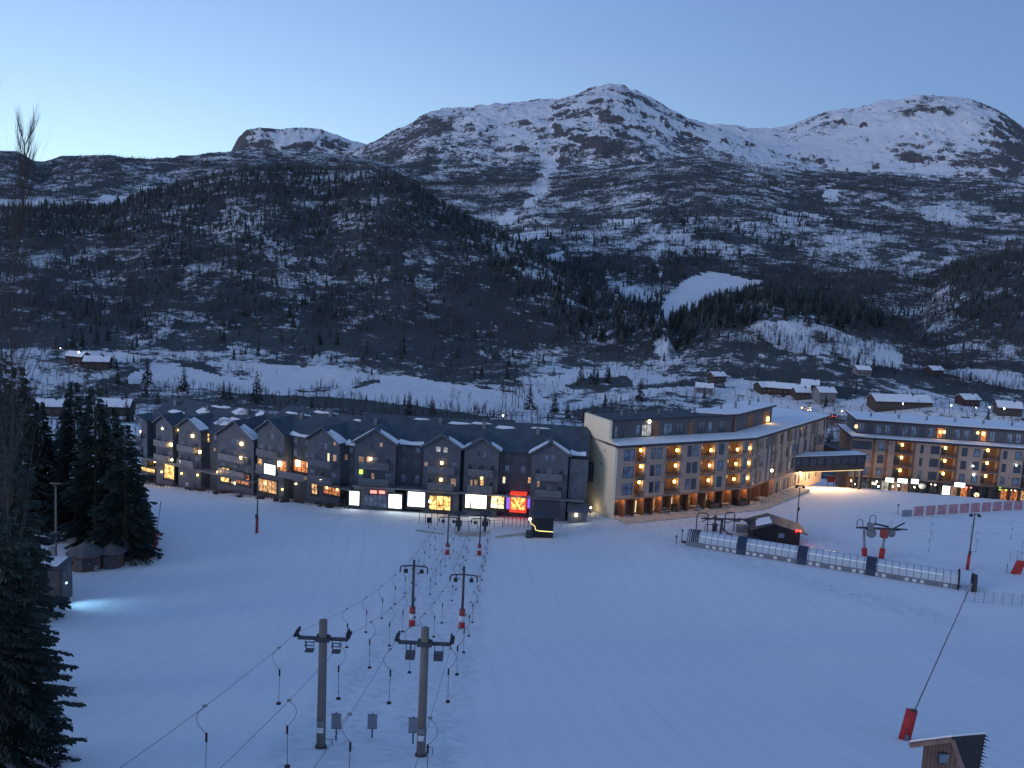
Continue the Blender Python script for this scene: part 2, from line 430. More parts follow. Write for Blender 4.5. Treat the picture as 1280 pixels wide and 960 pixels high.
# ------------------------------------------------------------------ sky
def build_world():
    w = bpy.data.worlds.new('World'); scene.world = w; w.use_nodes = True
    nt = w.node_tree; N, L = nt.nodes, nt.links
    bg = N['Background']
    sky = N.new('ShaderNodeTexSky'); sky.sky_type = 'NISHITA'; sky.sun_disc = False
    sky.sun_elevation = R(-3.0); sky.sun_rotation = R(-38); sky.altitude = 650; sky.ozone_density = 3; sky.dust_density = 0.3
    tc = N.new('ShaderNodeTexCoord')
    sep = N.new('ShaderNodeSeparateXYZ'); L.new(tc.outputs['Generated'], sep.inputs[0])
    def math_(op, a, c=None, clamp=False):
        n = N.new('ShaderNodeMath'); n.operation = op; n.use_clamp = clamp
        for i, v in enumerate((a, c)):
            if v is None: continue
            if isinstance(v, (int, float)): n.inputs[i].default_value = v
            else: L.new(v, n.inputs[i])
        return n.outputs[0]
    def dot(v):
        n = N.new('ShaderNodeVectorMath'); n.operation = 'DOT_PRODUCT'; L.new(tc.outputs['Generated'], n.inputs[0])
        n.inputs[1].default_value = v; return n.outputs['Value']
    def mix(f, a, c, bt='MIX'):
        n = N.new('ShaderNodeMix'); n.data_type = 'RGBA'; n.blend_type = bt
        if isinstance(f, (int, float)): n.inputs[0].default_value = f
        else: L.new(f, n.inputs[0])
        for i, v in ((6, a), (7, c)):
            if isinstance(v, tuple): n.inputs[i].default_value = (*v, 1)
            else: L.new(v, n.inputs[i])
        return n.outputs[2]
    d = dot((-math.sin(R(34)), math.cos(R(34)), 0.0))       # towards the afterglow
    g = math_('POWER', math_('MULTIPLY', math_('ADD', d, 1.0), 0.5, True), 6.0)
    el = math_('MAXIMUM', sep.outputs['Z'], 0.0)
    low = math_('POWER', math_('SUBTRACT', 1.0, el, True), 5.0)
    base = mix(low, (0.090, 0.192, 0.43), (0.125, 0.260, 0.57))
    glow = mix(math_('POWER', math_('SUBTRACT', 1.0, el, True), 6.0), (0.23, 0.41, 0.90), (0.90, 1.32, 1.42))
    col = mix(g, base, glow)
    add = mix(1.0, col, mix(1.0, sky.outputs['Color'], (0.02, 0.02, 0.02), 'MULTIPLY'), 'ADD')
    # paler low sky added behind the viewpoint, out of view, to brighten the snow
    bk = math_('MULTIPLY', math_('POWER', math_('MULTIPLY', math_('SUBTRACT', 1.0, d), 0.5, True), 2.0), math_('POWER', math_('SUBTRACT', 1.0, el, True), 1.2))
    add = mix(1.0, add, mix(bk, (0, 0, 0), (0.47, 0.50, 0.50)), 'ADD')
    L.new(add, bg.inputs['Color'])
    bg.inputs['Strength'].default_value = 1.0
build_world()
sd = bpy.data.lights.new('sun', 'SUN'); so = bpy.data.objects.new('sun', sd); COL.objects.link(so)
sd.energy = 1.0; sd.angle = R(25); sd.color = (1.0, 0.90, 0.97)
so.rotation_euler = Vector((math.cos(R(28)), math.sin(R(28)), -math.tan(R(9)))).to_track_quat('-Z', 'Y').to_euler()
so.location = (-300, 300, 300)
# ------------------------------------------------------------------ trees
m_bark = mat('spruce_bark', (0.045, 0.035, 0.03), 0.9, scale=6, bump=0.3)
m_needle = mat('spruce_needles', (0.032, 0.050, 0.046), 0.75, var=0.5, scale=1.3)
m_needle_far = mat('far_spruce_needles', (0.034, 0.050, 0.053), 0.85, var=0.45, scale=0.05)
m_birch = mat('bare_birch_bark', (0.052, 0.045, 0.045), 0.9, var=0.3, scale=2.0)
m_birch_far = mat('far_birch_twigs', (0.072, 0.074, 0.080), 0.95, var=0.35, scale=0.02)  # greyer and bluer than the near bark: distance haze put into the colour

def far_spruce_template(seed, layers=3, sides=5):
    g = np.random.default_rng(seed); V = []; F = []
    for k in range(layers):
        z0 = 0.06 + k * 0.86 / layers; z1 = min(1.0, z0 + 1.35 / layers) if k < layers - 1 else 1.0
        rad = 0.17 * (1 - z0) + 0.012
        b = len(V)
        for s in range(sides):
            a = 2 * math.pi * (s + g.uniform(-.25, .25)) / sides
            rr = rad * g.uniform(0.65, 1.25)
            V.append((rr * math.cos(a), rr * math.sin(a), z0 + g.uniform(-.03, .03)))
        V.append((0, 0, z1))
        for s in range(sides):
            F.append((b + s, b + (s + 1) % sides, b + sides))
    return np.array(V), np.array(F)

def far_birch_template(seed, twigs=9):
    g = np.random.default_rng(seed); V = []; F = []
    def sl(p, q, w):
        a = g.uniform(0, math.pi); dx, dy = w * math.cos(a), w * math.sin(a)
        b = len(V); V.extend([(p[0] - dx, p[1] - dy, p[2]), (p[0] + dx, p[1] + dy, p[2]), q]); F.append((b, b + 1, b + 2))
    sl((0, 0, 0), (g.uniform(-.03, .03), g.uniform(-.03, .03), 1.0), 0.016)
    for k in range(twigs):
        z = g.uniform(0.15, 0.62); a = g.uniform(0, 2 * math.pi); rr = g.uniform(0.08, 0.26)
        sl((0, 0, z), (rr * math.cos(a), rr * math.sin(a), min(1, z + g.uniform(0.2, 0.5))), g.uniform(0.008, 0.02))
    return np.array(V), np.array(F)

# visibility table: which ground does the terrain itself hide from this side of the valley
_vaz = np.linspace(R(-36), R(36), 360); _vr = np.arange(150, 5000, 10.0)
_A, _RR = np.meshgrid(_vaz, _vr)
_T = (terrain(_RR * np.sin(_A), _RR * np.cos(_A)) - CAMZ) / _RR
_M = np.maximum.accumulate(_T, axis=0)
def seen(x, y, ztop):
    r = np.hypot(x, y); az = np.arctan2(x, y)
    i = np.clip(((az - _vaz[0]) / (_vaz[1] - _vaz[0])).astype(int), 0, len(_vaz) - 1)
    j = np.clip(((r - 25 - 150) / 10).astype(int), 0, len(_vr) - 1)
    return (ztop - CAMZ) / r > _M[j, i] - 0.001

GROVE = [([(180, 245), (320, 205), (500, 220), (560, 260), (520, 300), (380, 300), (230, 330), (130, 300), (60, 270)], 0.45),
         ([(560, 262), (850, 415), (820, 440), (700, 420), (600, 330)], 0.7),
         ([(835, 400), (870, 385), (960, 362), (1060, 375), (1125, 405), (1060, 412), (960, 402), (900, 420), (850, 450)], 1.0),
         ([(1180, 340), (1250, 320), (1300, 310), (1300, 420), (1180, 400)], 0.55),
         ([(830, 270), (1010, 270), (1000, 320), (840, 330)], 0.5),
         ([(0, 262), (160, 250), (100, 300), (0, 300)], 0.5),
         ([(730, 470), (790, 470), (800, 492), (720, 486)], 0.6),
         ([(280, 330), (420, 330), (430, 450), (270, 450)], 0.3),
         ([(60, 380), (200, 380), (180, 460), (60, 460)], 0.35)]

def sample(n, r0, r1, az0=R(-31), az1=R(31)):
    r = np.sqrt(rng.uniform(r0 * r0, r1 * r1, n)); a = rng.uniform(az0, az1, n)
    x = r * np.sin(a); y = r * np.cos(a); z = terrain(x, y)
    c, hi = cover(x, y, z)
    px, py = proj(x, y, z)
    gr = np.zeros(n)
    qx = px + 16 * fbm(x, y, 60, 3, 91); qy = py + 8 * fbm(x, y, 60, 3, 92)
    for poly, a_ in GROVE: gr = np.maximum(gr, inside(qx, qy, poly) * a_)
    gr = np.maximum(gr, np.clip(0.9 * fbm(x, y, 140, 3, 93) - 0.05, 0, 0.5))
    return x, y, z, r, c, hi, gr

def scatter(name, temps, mats_, x, y, z, h, w, label, cat):
    Vs = []; Fs = []; off = 0
    k = rng.integers(0, len(temps), len(x))
    for t, (V, F) in enumerate(temps):
        s = k == t
        n = int(s.sum())
        if not n: continue
        a = rng.uniform(0, 2 * math.pi, n); ca, sa = np.cos(a), np.sin(a)
        vx = V[None, :, 0] * ca[:, None] - V[None, :, 1] * sa[:, None]
        vy = V[None, :, 0] * sa[:, None] + V[None, :, 1] * ca[:, None]
        P = np.stack([x[s, None] + vx * (h[s] * w[s])[:, None], y[s, None] + vy * (h[s] * w[s])[:, None],
                      z[s, None] - 0.3 + V[None, :, 2] * h[s, None]], -1)
        Fi = F[None] + (np.arange(n) * len(V))[:, None, None] + off
        off += n * len(V)
        Vs.append(P.reshape(-1, 3)); Fs.append(Fi.reshape(-1, 3))
    V = np.concatenate(Vs); F = np.concatenate(Fs)
    me = np_mesh(name, V, F.ravel(), np.full(len(F), 3), mats_)
    o = bpy.data.objects.new(name, me); COL.objects.link(o)
    tag(o, label, cat, kind='stuff')
    return o

sp_t = [far_spruce_template(i) for i in range(6)]
sp_lo = [far_spruce_template(i, 2, 4) for i in range(5)]
bi_t = [far_birch_template(i, 10) for i in range(8)]
bi_lo = [far_birch_template(i + 20, 6) for i in range(6)]

def forest():
    S = []; B = []
    #           n      r0    r1   spruce birch  (share kept)
    for n, r0, r1, ks, kb, hs in ((11000, 250, 600, 0.15, 0.62, 0.9), (64000, 600, 1080, 0.20, 0.95, 0.95), (150000, 1080, 2350, 0.11, 0.70, 1.1), (60000, 2350, 3300, 0.05, 0.30, 1.3)):
        x, y, z, r, c, hi, gr = sample(n, r0, r1)
        up = np.clip(1 - hi * 2.2, 0, 1)
        u = rng.uniform(0, 1, n)
        dens = np.clip((c - 0.15) * 2.2, 0, 1)
        clear = (y > 232)
        s = (u < ks * dens * (0.18 + 1.5 * gr) * up) & clear
        h = (3.5 + 7.5 * rng.uniform(0, 1, n) ** 2.0) * (0.8 + 0.5 * gr) * (1 - 0.3 * (r > 1400))
        s &= seen(x, y, z + h)
        S.append((x[s], y[s], z[s], h[s], r[s]))
        u = rng.uniform(0, 1, n)
        b = (u < kb * dens * (1 - 0.55 * gr) * np.clip(1 - hi * 1.5, 0, 1)) & clear & ~s
        h2 = rng.uniform(4, 8, n) * hs
        b &= seen(x, y, z + h2)
        B.append((x[b], y[b], z[b], h2[b], r[b]))
    return [np.concatenate([q[i] for q in S]) for i in range(5)], [np.concatenate([q[i] for q in B]) for i in range(5)]

S, B = forest()
print('spruces', len(S[0]), 'birches', len(B[0]))

def nearest(T, n):
    o = np.argsort(-(T[3] / T[4])); a, b = o[:n], o[n:]
    return [q[a] for q in T], [q[b] for q in T]
S_ind, S_far = nearest(S, 260)
B_ind, B_far = nearest(B, 260)
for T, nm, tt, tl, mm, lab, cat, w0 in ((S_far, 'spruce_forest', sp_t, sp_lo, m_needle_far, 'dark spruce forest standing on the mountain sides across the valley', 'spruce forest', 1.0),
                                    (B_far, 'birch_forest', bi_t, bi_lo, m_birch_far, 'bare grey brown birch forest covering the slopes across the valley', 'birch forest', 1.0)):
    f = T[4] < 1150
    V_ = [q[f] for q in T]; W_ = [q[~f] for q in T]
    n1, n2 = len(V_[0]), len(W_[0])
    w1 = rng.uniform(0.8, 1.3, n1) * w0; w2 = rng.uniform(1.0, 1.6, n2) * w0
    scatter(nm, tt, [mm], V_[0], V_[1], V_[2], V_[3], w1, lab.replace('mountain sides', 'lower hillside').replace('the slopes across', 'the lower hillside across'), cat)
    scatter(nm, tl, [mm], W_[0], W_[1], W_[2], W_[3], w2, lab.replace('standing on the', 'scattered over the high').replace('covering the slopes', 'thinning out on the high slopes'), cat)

# ---- single trees of the valley floor (each an object of its own)
def mesh_from(name, V, F, m):
    me = bpy.data.meshes.new(name); me.from_pydata([tuple(v) for v in V], [], [tuple(f) for f in F]); me.materials.append(m); return me

def mid_spruce(seed):
    g = random.Random(seed); V = []; F = []
    for s in range(4):                           # thin trunk
        a = s * math.pi / 2; V.append((0.015 * math.cos(a), 0.015 * math.sin(a), 0))
    V.append((0, 0, 0.97))
    for s in range(4): F.append((s, (s + 1) % 4, 4))
    nw = 17
    for k in range(nw):
        z = 0.08 + 0.9 * k / nw; L = 0.21 * (1 - z) ** 0.85 + 0.015
        for j in range(8):
            a = g.uniform(0, 6.283); l = L * g.uniform(0.6, 1.2); w = 0.22 + 0.1 * g.random()
            b = len(V)
            V += [(0, 0, z + 0.03), (l * .75 * math.cos(a - w), l * .75 * math.sin(a - w), z - 0.1 * L), (l * math.cos(a), l * math.sin(a), z - 0.33 * L - 0.01), (l * .75 * math.cos(a + w), l * .75 * math.sin(a + w), z - 0.12 * L)]
            F.append((b, b + 1, b + 2)); F.append((b, b + 2, b + 3))
    return mesh_from('spruce_tree', V, F, m_needle_far)

def mid_birch(seed):
    g = random.Random(seed); V = []; F = []
    def sl(p, q, w):
        a = g.uniform(0, 3.14); dx, dy = w * math.cos(a), w * math.sin(a); b = len(V)
        V.extend([(p[0] - dx, p[1] - dy, p[2]), (p[0] + dx, p[1] + dy, p[2]), (q[0] + dx * .4, q[1] + dy * .4, q[2]), (q[0] - dx * .4, q[1] - dy * .4, q[2])]); F.append((b, b + 1, b + 2, b + 3))
    sl((0, 0, 0), (0, 0, 0.45), 0.016); sl((0, 0, 0.45), (g.uniform(-.03, .03), 0, 0.97), 0.010)
    for k in range(16):
        z = g.uniform(0.2, 0.75); a = g.uniform(0, 6.283); r1 = g.uniform(0.05, 0.14)
        m1 = (r1 * math.cos(a), r1 * math.sin(a), z + 0.12)
        sl((0, 0, z), m1, 0.005)
        for j in range(5):
            a2 = a + g.uniform(-.8, .8); r2 = r1 + g.uniform(0.02, 0.13)
            sl(m1, (r2 * math.cos(a2), r2 * math.sin(a2), min(1.02, m1[2] + g.uniform(0.05, 0.2))), 0.0035)
    return mesh_from('birch_tree', V, F, m_birch)

ms = [mid_spruce(i) for i in range(5)]; mb = [mid_birch(i) for i in range(5)]
def singles(T, meshes, nm, lab, cat, grp):
    for i in range(len(T[0])):
        o = bpy.data.objects.new(nm, meshes[i % len(meshes)]); COL.objects.link(o)
        o.location = (T[0][i], T[1][i], T[2][i] - 0.2); h = float(T[3][i]); o.scale = (h, h, h); o.rotation_euler = (0, 0, random.uniform(0, 6.28))
        tag(o, lab, cat, grp)
singles(S_ind, ms, 'spruce_tree', 'small dark spruce on the valley floor beyond the hotels', 'spruce tree', 'single spruces on the valley floor')
singles(B_ind, mb, 'birch_tree', 'small bare birch on the valley floor beyond the hotels', 'birch tree', 'single birches on the valley floor')

# named spruces at the edge of the white fields
for px, py, t, h, lab in ((321, 503, 330, 11.5, 'pointed dark spruce in front of the white field, right of the paired spruces'), (230, 489, 340, 9, 'broad dark spruce between hotel roof and the white field'),
                     (184, 480, 345, 9.5, 'slim spruce behind the far left end of the dark hotel roof'), (511, 520, 320, 9, 'narrow spruce at the foot of the diagonal ditch in the white field'),
                     (662, 512, 330, 9.5, 'dark spruce right of the bare birch clump by the white field'), (693, 517, 330, 8, 'dark spruce behind the right end of the long dark roof'),
                     (800, 500, 330, 8, 'short spruce behind the penthouse of the lit hotel')):
    g_, t_ = on_ground(px, py, 230, 600)
    o = bpy.data.objects.new('spruce_tree', ms[int(px) % 5]); COL.objects.link(o)
    o.location = g_; s_ = h * t_ / 330; o.scale = (s_ * 1.25, s_ * 1.25, s_); tag(o, lab, 'spruce tree')
for k, (px, py) in enumerate(((632, 508), (640, 508), (648, 510), (628, 510), (655, 511), (644, 506), (565, 505), (572, 507), (586, 509))):
    g_, t_ = on_ground(px, py, 230, 600)
    o = bpy.data.objects.new('birch_tree', mb[k % 5]); COL.objects.link(o); o.location = g_; s_ = (10 if k < 6 else 6) * t_ / 330; o.scale = (s_, s_, s_)
    tag(o, 'bare birch in the clump at the right end of the white field' if k < 6 else 'low bare birch on the lower edge of the white field', 'birch tree', 'birches along the white field' if k < 6 else 'low birches by the white field')

# ---- big foreground spruces
def spruce_parts(seed, H, rad, dw=0.42, twig=0.34, dens=0.2, lean=0):
    g = random.Random(seed)
    V = []; F = []
    z = H * 0.06
    while z < H * 0.985:
        f = z / H
        L = rad * (1 - f) ** 0.8 * (0.85 + 0.3 * g.random()) + 0.12
        for j in range(10 if f < 0.85 else 6):
            a = g.uniform(0, 6.283); l = L * g.uniform(0.6, 1.18); d0 = g.uniform(-0.05, 0.12) if f < 0.7 else 0.35
            n = max(3, int(l / dens)); pz = z + g.uniform(-dw / 2, dw / 2)
            ca, sa = math.cos(a), math.sin(a)
            prev = None
            for k in range(n + 1):
                u = (k + 0.3) / n
                if u > 1.02: break
                q = l * u; dz = d0 * q - 0.28 * q * q / l + 0.16 * max(0, u - 0.7) * l
                P = (ca * q, sa * q, pz + dz)
                # side sprays, hanging a little, both sides; longest mid-branch
                if u < 0.12: continue
                tl = twig * (0.55 + 0.9 * math.sin(math.pi * min(1, 1.15 - u * 0.8))) * g.uniform(0.7, 1.2)
                for sgn in (-1, 1):
                    ang = a + sgn * g.uniform(0.7, 1.15)
                    ex, ey = math.cos(ang) * tl, math.sin(ang) * tl; dr = -g.uniform(0.15, 0.75) * tl
                    wd = 0.3 * tl
                    b = len(V)
                    V += [P, (P[0] + ex * .55 - sa * 0 + ca * wd, P[1] + ey * .55 + sa * wd, P[2] + dr * .4), (P[0] + ex, P[1] + ey, P[2] + dr), (P[0] + ex * .5 - ca * wd * .6, P[1] + ey * .5 - sa * wd * .6, P[2] + dr * .55 - wd * .4)]
                    F.append((b, b + 1, b + 2, b + 3))
            # tip
            b = len(V); q = l; P = (ca * q, sa * q, pz + d0 * q - 0.28 * q + 0.05 * l)
            V += [(P[0] - sa * .06 - ca * .2, P[1] + ca * .06 - sa * .2, P[2]), (P[0] + sa * .06 - ca * .2, P[1] - ca * .06 - sa * .2, P[2]), (P[0] + ca * .12, P[1] + sa * .12, P[2] + .03)]
            F.append((b, b + 1, b + 2))
        z += dw * g.uniform(0.75, 1.25)
    crown = mesh_from('crown', V, F, m_needle)
    V = []; F = []; n = 8; zs = [0, H * .3, H * .65, H * .97]; rs = [0.016 * H, 0.012 * H, 0.007 * H, 0.001 * H]
    for zz, rr in zip(zs, rs):
        for s in range(n): V.append((rr * math.cos(s * 6.283 / n), rr * math.sin(s * 6.283 / n), zz - .3))
    for k in range(3):
        for s in range(n): F.append((k * n + s, k * n + (s + 1) % n, (k + 1) * n + (s + 1) % n, (k + 1) * n + s))
    trunk = mesh_from('trunk', V, F, m_bark)
    return crown, trunk

def place_tree(parts, loc, rz, s, label, cat='spruce tree', name='spruce_tree', group=None):
    e = bpy.data.objects.new(name, None); COL.objects.link(e); e.location = loc; e.rotation_euler = (0, 0, rz); e.scale = (s, s, s) if not isinstance(s, tuple) else s
    for nm, me in parts:
        c = bpy.data.objects.new(nm, me); COL.objects.link(c); c.parent = e
    tag(e, label, cat, group)
    return e
def gp(px, py, t):
    p = at(px, py, t); return (p.x, p.y, ground(p.x, p.y) - 0.1)

cA, tA = spruce_parts(1, 22.0, 4.8, dw=0.36, twig=0.5)
cB, tB = spruce_parts(2, 20.0, 4.3, dw=0.36, twig=0.5)
cN, tN = spruce_parts(3, 17.0, 3.9, dw=0.3, twig=0.33, dens=0.13)
def by_top(px_base, py_top, t):
    """ground spot under px at depth t, and the height that brings the top to py_top"""
    p = at(px_base, py_top, t); g_ = ground(p.x, p.y); return (p.x, p.y, g_ - 0.1), p.z - g_
for i, (px, pt, t, wf, lab) in enumerate(((156, 528, 131, 1.1, 'large spruce nearest the dark hotel, its tips over the piste edge'),
                                 (118, 478, 136, 1.05, 'tall spruce behind the round huts, highest of the dark group'),
                                 (92, 474, 142, 0.95, 'tall slim spruce left of the highest one behind the round huts'),
                                 (138, 505, 142, 1.0, 'dense spruce between the highest spruce and the piste side spruce'),
                                 (22, 455, 142, 1.1, 'dark spruce standing left of the light mast'),
                                 (0, 440, 112, 0.85, 'dark spruce at the left edge behind the bare birch'),
                                 (84, 520, 146, 1.0, 'spruce just right of the light mast, partly in front of the slim one'),
                                 (-10, 480, 100, 1.1, 'spruce cut by the left edge behind the near corner spruces'),
                                 (50, 500, 146, 0.9, 'spruce directly behind the top of the light mast'),
                                 (60, 540, 150, 1.0, 'shorter spruce in the gap behind the light mast'),
                                 (176, 600, 140, 0.9, 'small spruce leaning out over the snow behind the last hut'))):
    loc, h = by_top(px, pt, t)
    pr = (cA, tA, 22.0) if i % 2 == 0 else (cB, tB, 20.0)
    s = h / pr[2]
    place_tree((('crown', pr[0]), ('trunk', pr[1])), loc, i * 1.7, (s * wf * (22 / h) ** 0.3, s * wf * (22 / h) ** 0.3, s), lab)
for px, pt, t, h0, lab in ((10, 640, 52, 0, 'near spruce filling the lower left corner, its drooping tips over the snow'), (-25, 560, 50, 0, 'near spruce cut by the left edge, behind the corner spruce'), (4, 560, 70, 0, 'spruce beside the grey box hut at the left edge')):
    loc, h = by_top(px, pt, t); s = h / 17.0
    w = 0.84 if t < 60 else 1.0
    place_tree((('crown', cN), ('trunk', tN)), loc, px * 0.3, (1.0 * w, 1.0 * w, s), lab)

# bare birch, tall, in front of the spruces
def bare_tree(seed, H, spread=0.32):
    g = random.Random(seed); V = []; F = []
    def seg(p, q, r1, r2, n=4):
        p = Vector(p); q = Vector(q); d = (q - p).normalized(); a = d.orthogonal().normalized(); c = d.cross(a); b = len(V)
        for P, rr in ((p, r1), (q, r2)):
            for s in range(n): V.append(tuple(P + (a * math.cos(s * 6.283 / n) + c * math.sin(s * 6.283 / n)) * rr))
        for s in range(n): F.append((b + s, b + (s + 1) % n, b + n + (s + 1) % n, b + n + s))
    def grow(p, d, L, r, lev):
        n = 4 if lev < 2 else 3
        for k in range(n):
            d2 = (d + Vector((g.uniform(-.12, .12), g.uniform(-.12, .12), 0.10))).normalized()
            q = p + d2 * L / n; r2 = r * 0.82
            seg(p, q, r, r2, 5 if lev == 0 else 3)
            if lev < 4:
                for j in range(2 if lev else 3):
                    if lev == 0 and k == 0: continue
                    a = g.uniform(0, 6.283); sd = Vector((math.cos(a), math.sin(a), 0)) * (0.55 if lev else spread * 1.3)
                    grow(q, (d2 + sd).normalized(), L * g.uniform(0.38, 0.58), r2 * 0.5, lev + 1)
            p, d, r = q, d2, r2
    grow(Vector((0, 0, 0)), Vector((0, 0, 1)), H, 0.011 * H, 0)
    return mesh_from('branches', V, F, m_birch)
brA = bare_tree(5, 15.0)
def tall_birch(H):
    g = random.Random(3); V = []; F = []
    def seg(p, q, r1, r2, n=4):
        p = Vector(p); q = Vector(q); d = (q - p).normalized(); a = d.orthogonal().normalized(); c = d.cross(a); b = len(V)
        for P_, rr in ((p, r1), (q, r2)):
            for s in range(n): V.append(tuple(P_ + (a * math.cos(s * 6.283 / n) + c * math.sin(s * 6.283 / n)) * rr))
        for s in range(n): F.append((b + s, b + (s + 1) % n, b + n + (s + 1) % n, b + n + s))
    def shoot(p, d, L, r, lev):
        n = 6
        for k in range(n):
            d = (d + Vector((g.uniform(-.09, .09), g.uniform(-.09, .09), 0.12))).normalized(); q = p + d * L / n
            seg(p, q, r, r * .82, 4 if lev == 0 else 3)
            if lev < 2 and k > 0:
                for j in range(2):
                    a = g.uniform(0, 6.28); shoot(q, (d + Vector((math.cos(a), math.sin(a), .1)) * .45).normalized(), L * g.uniform(.3, .5), r * .5, lev + 1)
            p = q; r *= .82
    p = Vector((0, 0, -.5)); r = .13; n = 40
    for k in range(n):
        z = H * .93 * (k + 1) / n; q = Vector((.25 * math.sin(k * .4), .2 * math.cos(k * .3), z)); seg(p, q, r, r * .975, 6); p = q; r *= .975
        f = k / n
        if f > .3:
            for j in range(3 if f < .8 else 6):
                a = g.uniform(0, 6.28); up_ = .75 if f < .8 else 1.6
                shoot(q, Vector((math.cos(a), math.sin(a), up_)).normalized(), (2.6 if f < .8 else 2.7 - (f - .8) * 4) * g.uniform(.7, 1.1), .036, 0)
    zt = max(v[2] for v in V)
    return mesh_from('branches', V, F, m_birch), zt
T0_ = at(33, 117, 60); bx_ = T0_.x - 3.3; gz_ = ground(bx_, T0_.y); loc = (bx_, T0_.y, gz_ - .1); h = T0_.z - gz_
brT, zt_ = tall_birch(h)
tb_ = place_tree((('branches', brT),), loc, 0.0, (0.72, 0.72, h / zt_ / math.cos(0.1)), 'very tall bare birch rising over the ridge at the left edge', 'birch tree', 'birch_tree')
tb_.rotation_euler = (0, math.atan(3.3 / h), 0)
loc, h = by_top(22, 470, 62)
place_tree((('branches', brA),), loc, 2.0, (0.6, 0.6, h / 18.0), 'bare birch with spreading twigs in front of the tall spruces', 'birch tree', 'birch_tree')
loc, h = by_top(-20, 330, 66)
place_tree((('branches', brA),), loc, 4.0, (1.1, 1.1, h / 19.0), 'bare birch at the left edge, half outside the picture', 'birch tree', 'birch_tree')
# ------------------------------------------------------------------ mesh builder in a local frame
class MB:
    def __init__(s, M=None): s.V = []; s.F = []; s.M = M
    def add(s, V, F):
        b = len(s.V); s.V += [tuple(v) for v in V]; s.F += [tuple(b + i for i in f) for f in F]; return s
    def box(s, x0, x1, y0, y1, z0, z1):
        x0, x1 = sorted((x0, x1)); y0, y1 = sorted((y0, y1)); z0, z1 = sorted((z0, z1))
        return s.add([(x0, y0, z0), (x1, y0, z0), (x1, y1, z0), (x0, y1, z0), (x0, y0, z1), (x1, y0, z1), (x1, y1, z1), (x0, y1, z1)],
                     [(0, 3, 2, 1), (4, 5, 6, 7), (0, 1, 5, 4), (1, 2, 6, 5), (2, 3, 7, 6), (3, 0, 4, 7)])
    def prism(s, poly, x0, x1, axis='x'):
        """poly in the two other axes, extruded along axis"""
        n = len(poly); V = []
        for e in (x0, x1):
            for a, b in poly: V.append((e, a, b) if axis == 'x' else ((a, e, b) if axis == 'y' else (a, b, e)))
        F = [tuple(range(n))[::-1], tuple(range(n, 2 * n))] + [(i, (i + 1) % n, n + (i + 1) % n, n + i) for i in range(n)]
        return s.add(V, F)
    def slab(s, quad, th):
        """thin plate under a quad (list of 4 points)"""
        q = [Vector(p) for p in quad]; nrm = (q[1] - q[0]).cross(q[-1] - q[0]).normalized()
        if nrm.z < 0: nrm = -nrm
        V = q + [p - nrm * th for p in q]; n = len(q)
        return s.add(V, [tuple(range(n)), tuple(range(2 * n - 1, n - 1, -1))] + [(i, (i + 1) % n, n + (i + 1) % n, n + i) for i in range(n)])
    def tube(s, pts, r, n=6, r2=None, caps=True):
        pts = [Vector(p) for p in pts]; b0 = len(s.V); m = len(pts)
        prevn = None; V = []
        for i, p in enumerate(pts):
            d = (pts[min(i + 1, m - 1)] - pts[max(i - 1, 0)]).normalized()
            if prevn is None: a = d.orthogonal().normalized()
            else:
                a = (prevn - d * prevn.dot(d)); a = a.normalized() if a.length > 1e-6 else d.orthogonal().normalized()
            prevn = a; c = d.cross(a); rr = r if r2 is None else r + (r2 - r) * i / (m - 1)
            for k in range(n):
                t = 2 * math.pi * k / n; V.append(p + (a * math.cos(t) + c * math.sin(t)) * rr)
        F = [(i * n + k, i * n + (k + 1) % n, (i + 1) * n + (k + 1) % n, (i + 1) * n + k) for i in range(m - 1) for k in range(n)]
        if caps: F += [tuple(range(n))[::-1], tuple(range((m - 1) * n, m * n))]
        return s.add(V, F)
    def cyl(s, x, y, z0, z1, r, n=12, r2=None): return s.tube([(x, y, z0), (x, y, z1)], r, n, r2)
    def ball(s, x, y, z, r, n=8, m=5, sz=1.0):
        V = [(x, y, z - r * sz)]
        for j in range(1, m):
            t = math.pi * j / m
            for k in range(n): V.append((x + r * math.sin(t) * math.cos(2 * math.pi * k / n), y + r * math.sin(t) * math.sin(2 * math.pi * k / n), z - r * sz * math.cos(t)))
        V.append((x, y, z + r * sz)); F = [(0, 1 + (k + 1) % n, 1 + k) for k in range(n)]
        for j in range(m - 2):
            for k in range(n): F.append((1 + j * n + k, 1 + j * n + (k + 1) % n, 1 + (j + 1) * n + (k + 1) % n, 1 + (j + 1) * n + k))
        e = len(V) - 1; b = 1 + (m - 2) * n
        F += [(e, b + k, b + (k + 1) % n) for k in range(n)]
        return s.add(V, F)
    def build(s, name, m, parent=None, smooth=False, bevel=0.0):
        me = bpy.data.meshes.new(name)
        V = [tuple(s.M @ Vector(v)) for v in s.V] if s.M is not None else s.V
        me.from_pydata(V, [], s.F); me.materials.append(m)
        if smooth: me.polygons.foreach_set('use_smooth', [True] * len(me.polygons))
        me.update()
        o = bpy.data.objects.new(name, me); COL.objects.link(o)
        if parent is not None: o.parent = parent
        if bevel:
            b = o.modifiers.new('bevel', 'BEVEL'); b.width = bevel; b.segments = 2; b.limit_method = 'ANGLE'
        return o

def empty(name, loc=(0, 0, 0), rz=0.0):
    e = bpy.data.objects.new(name, None); COL.objects.link(e); e.location = loc; e.rotation_euler = (0, 0, rz); return e

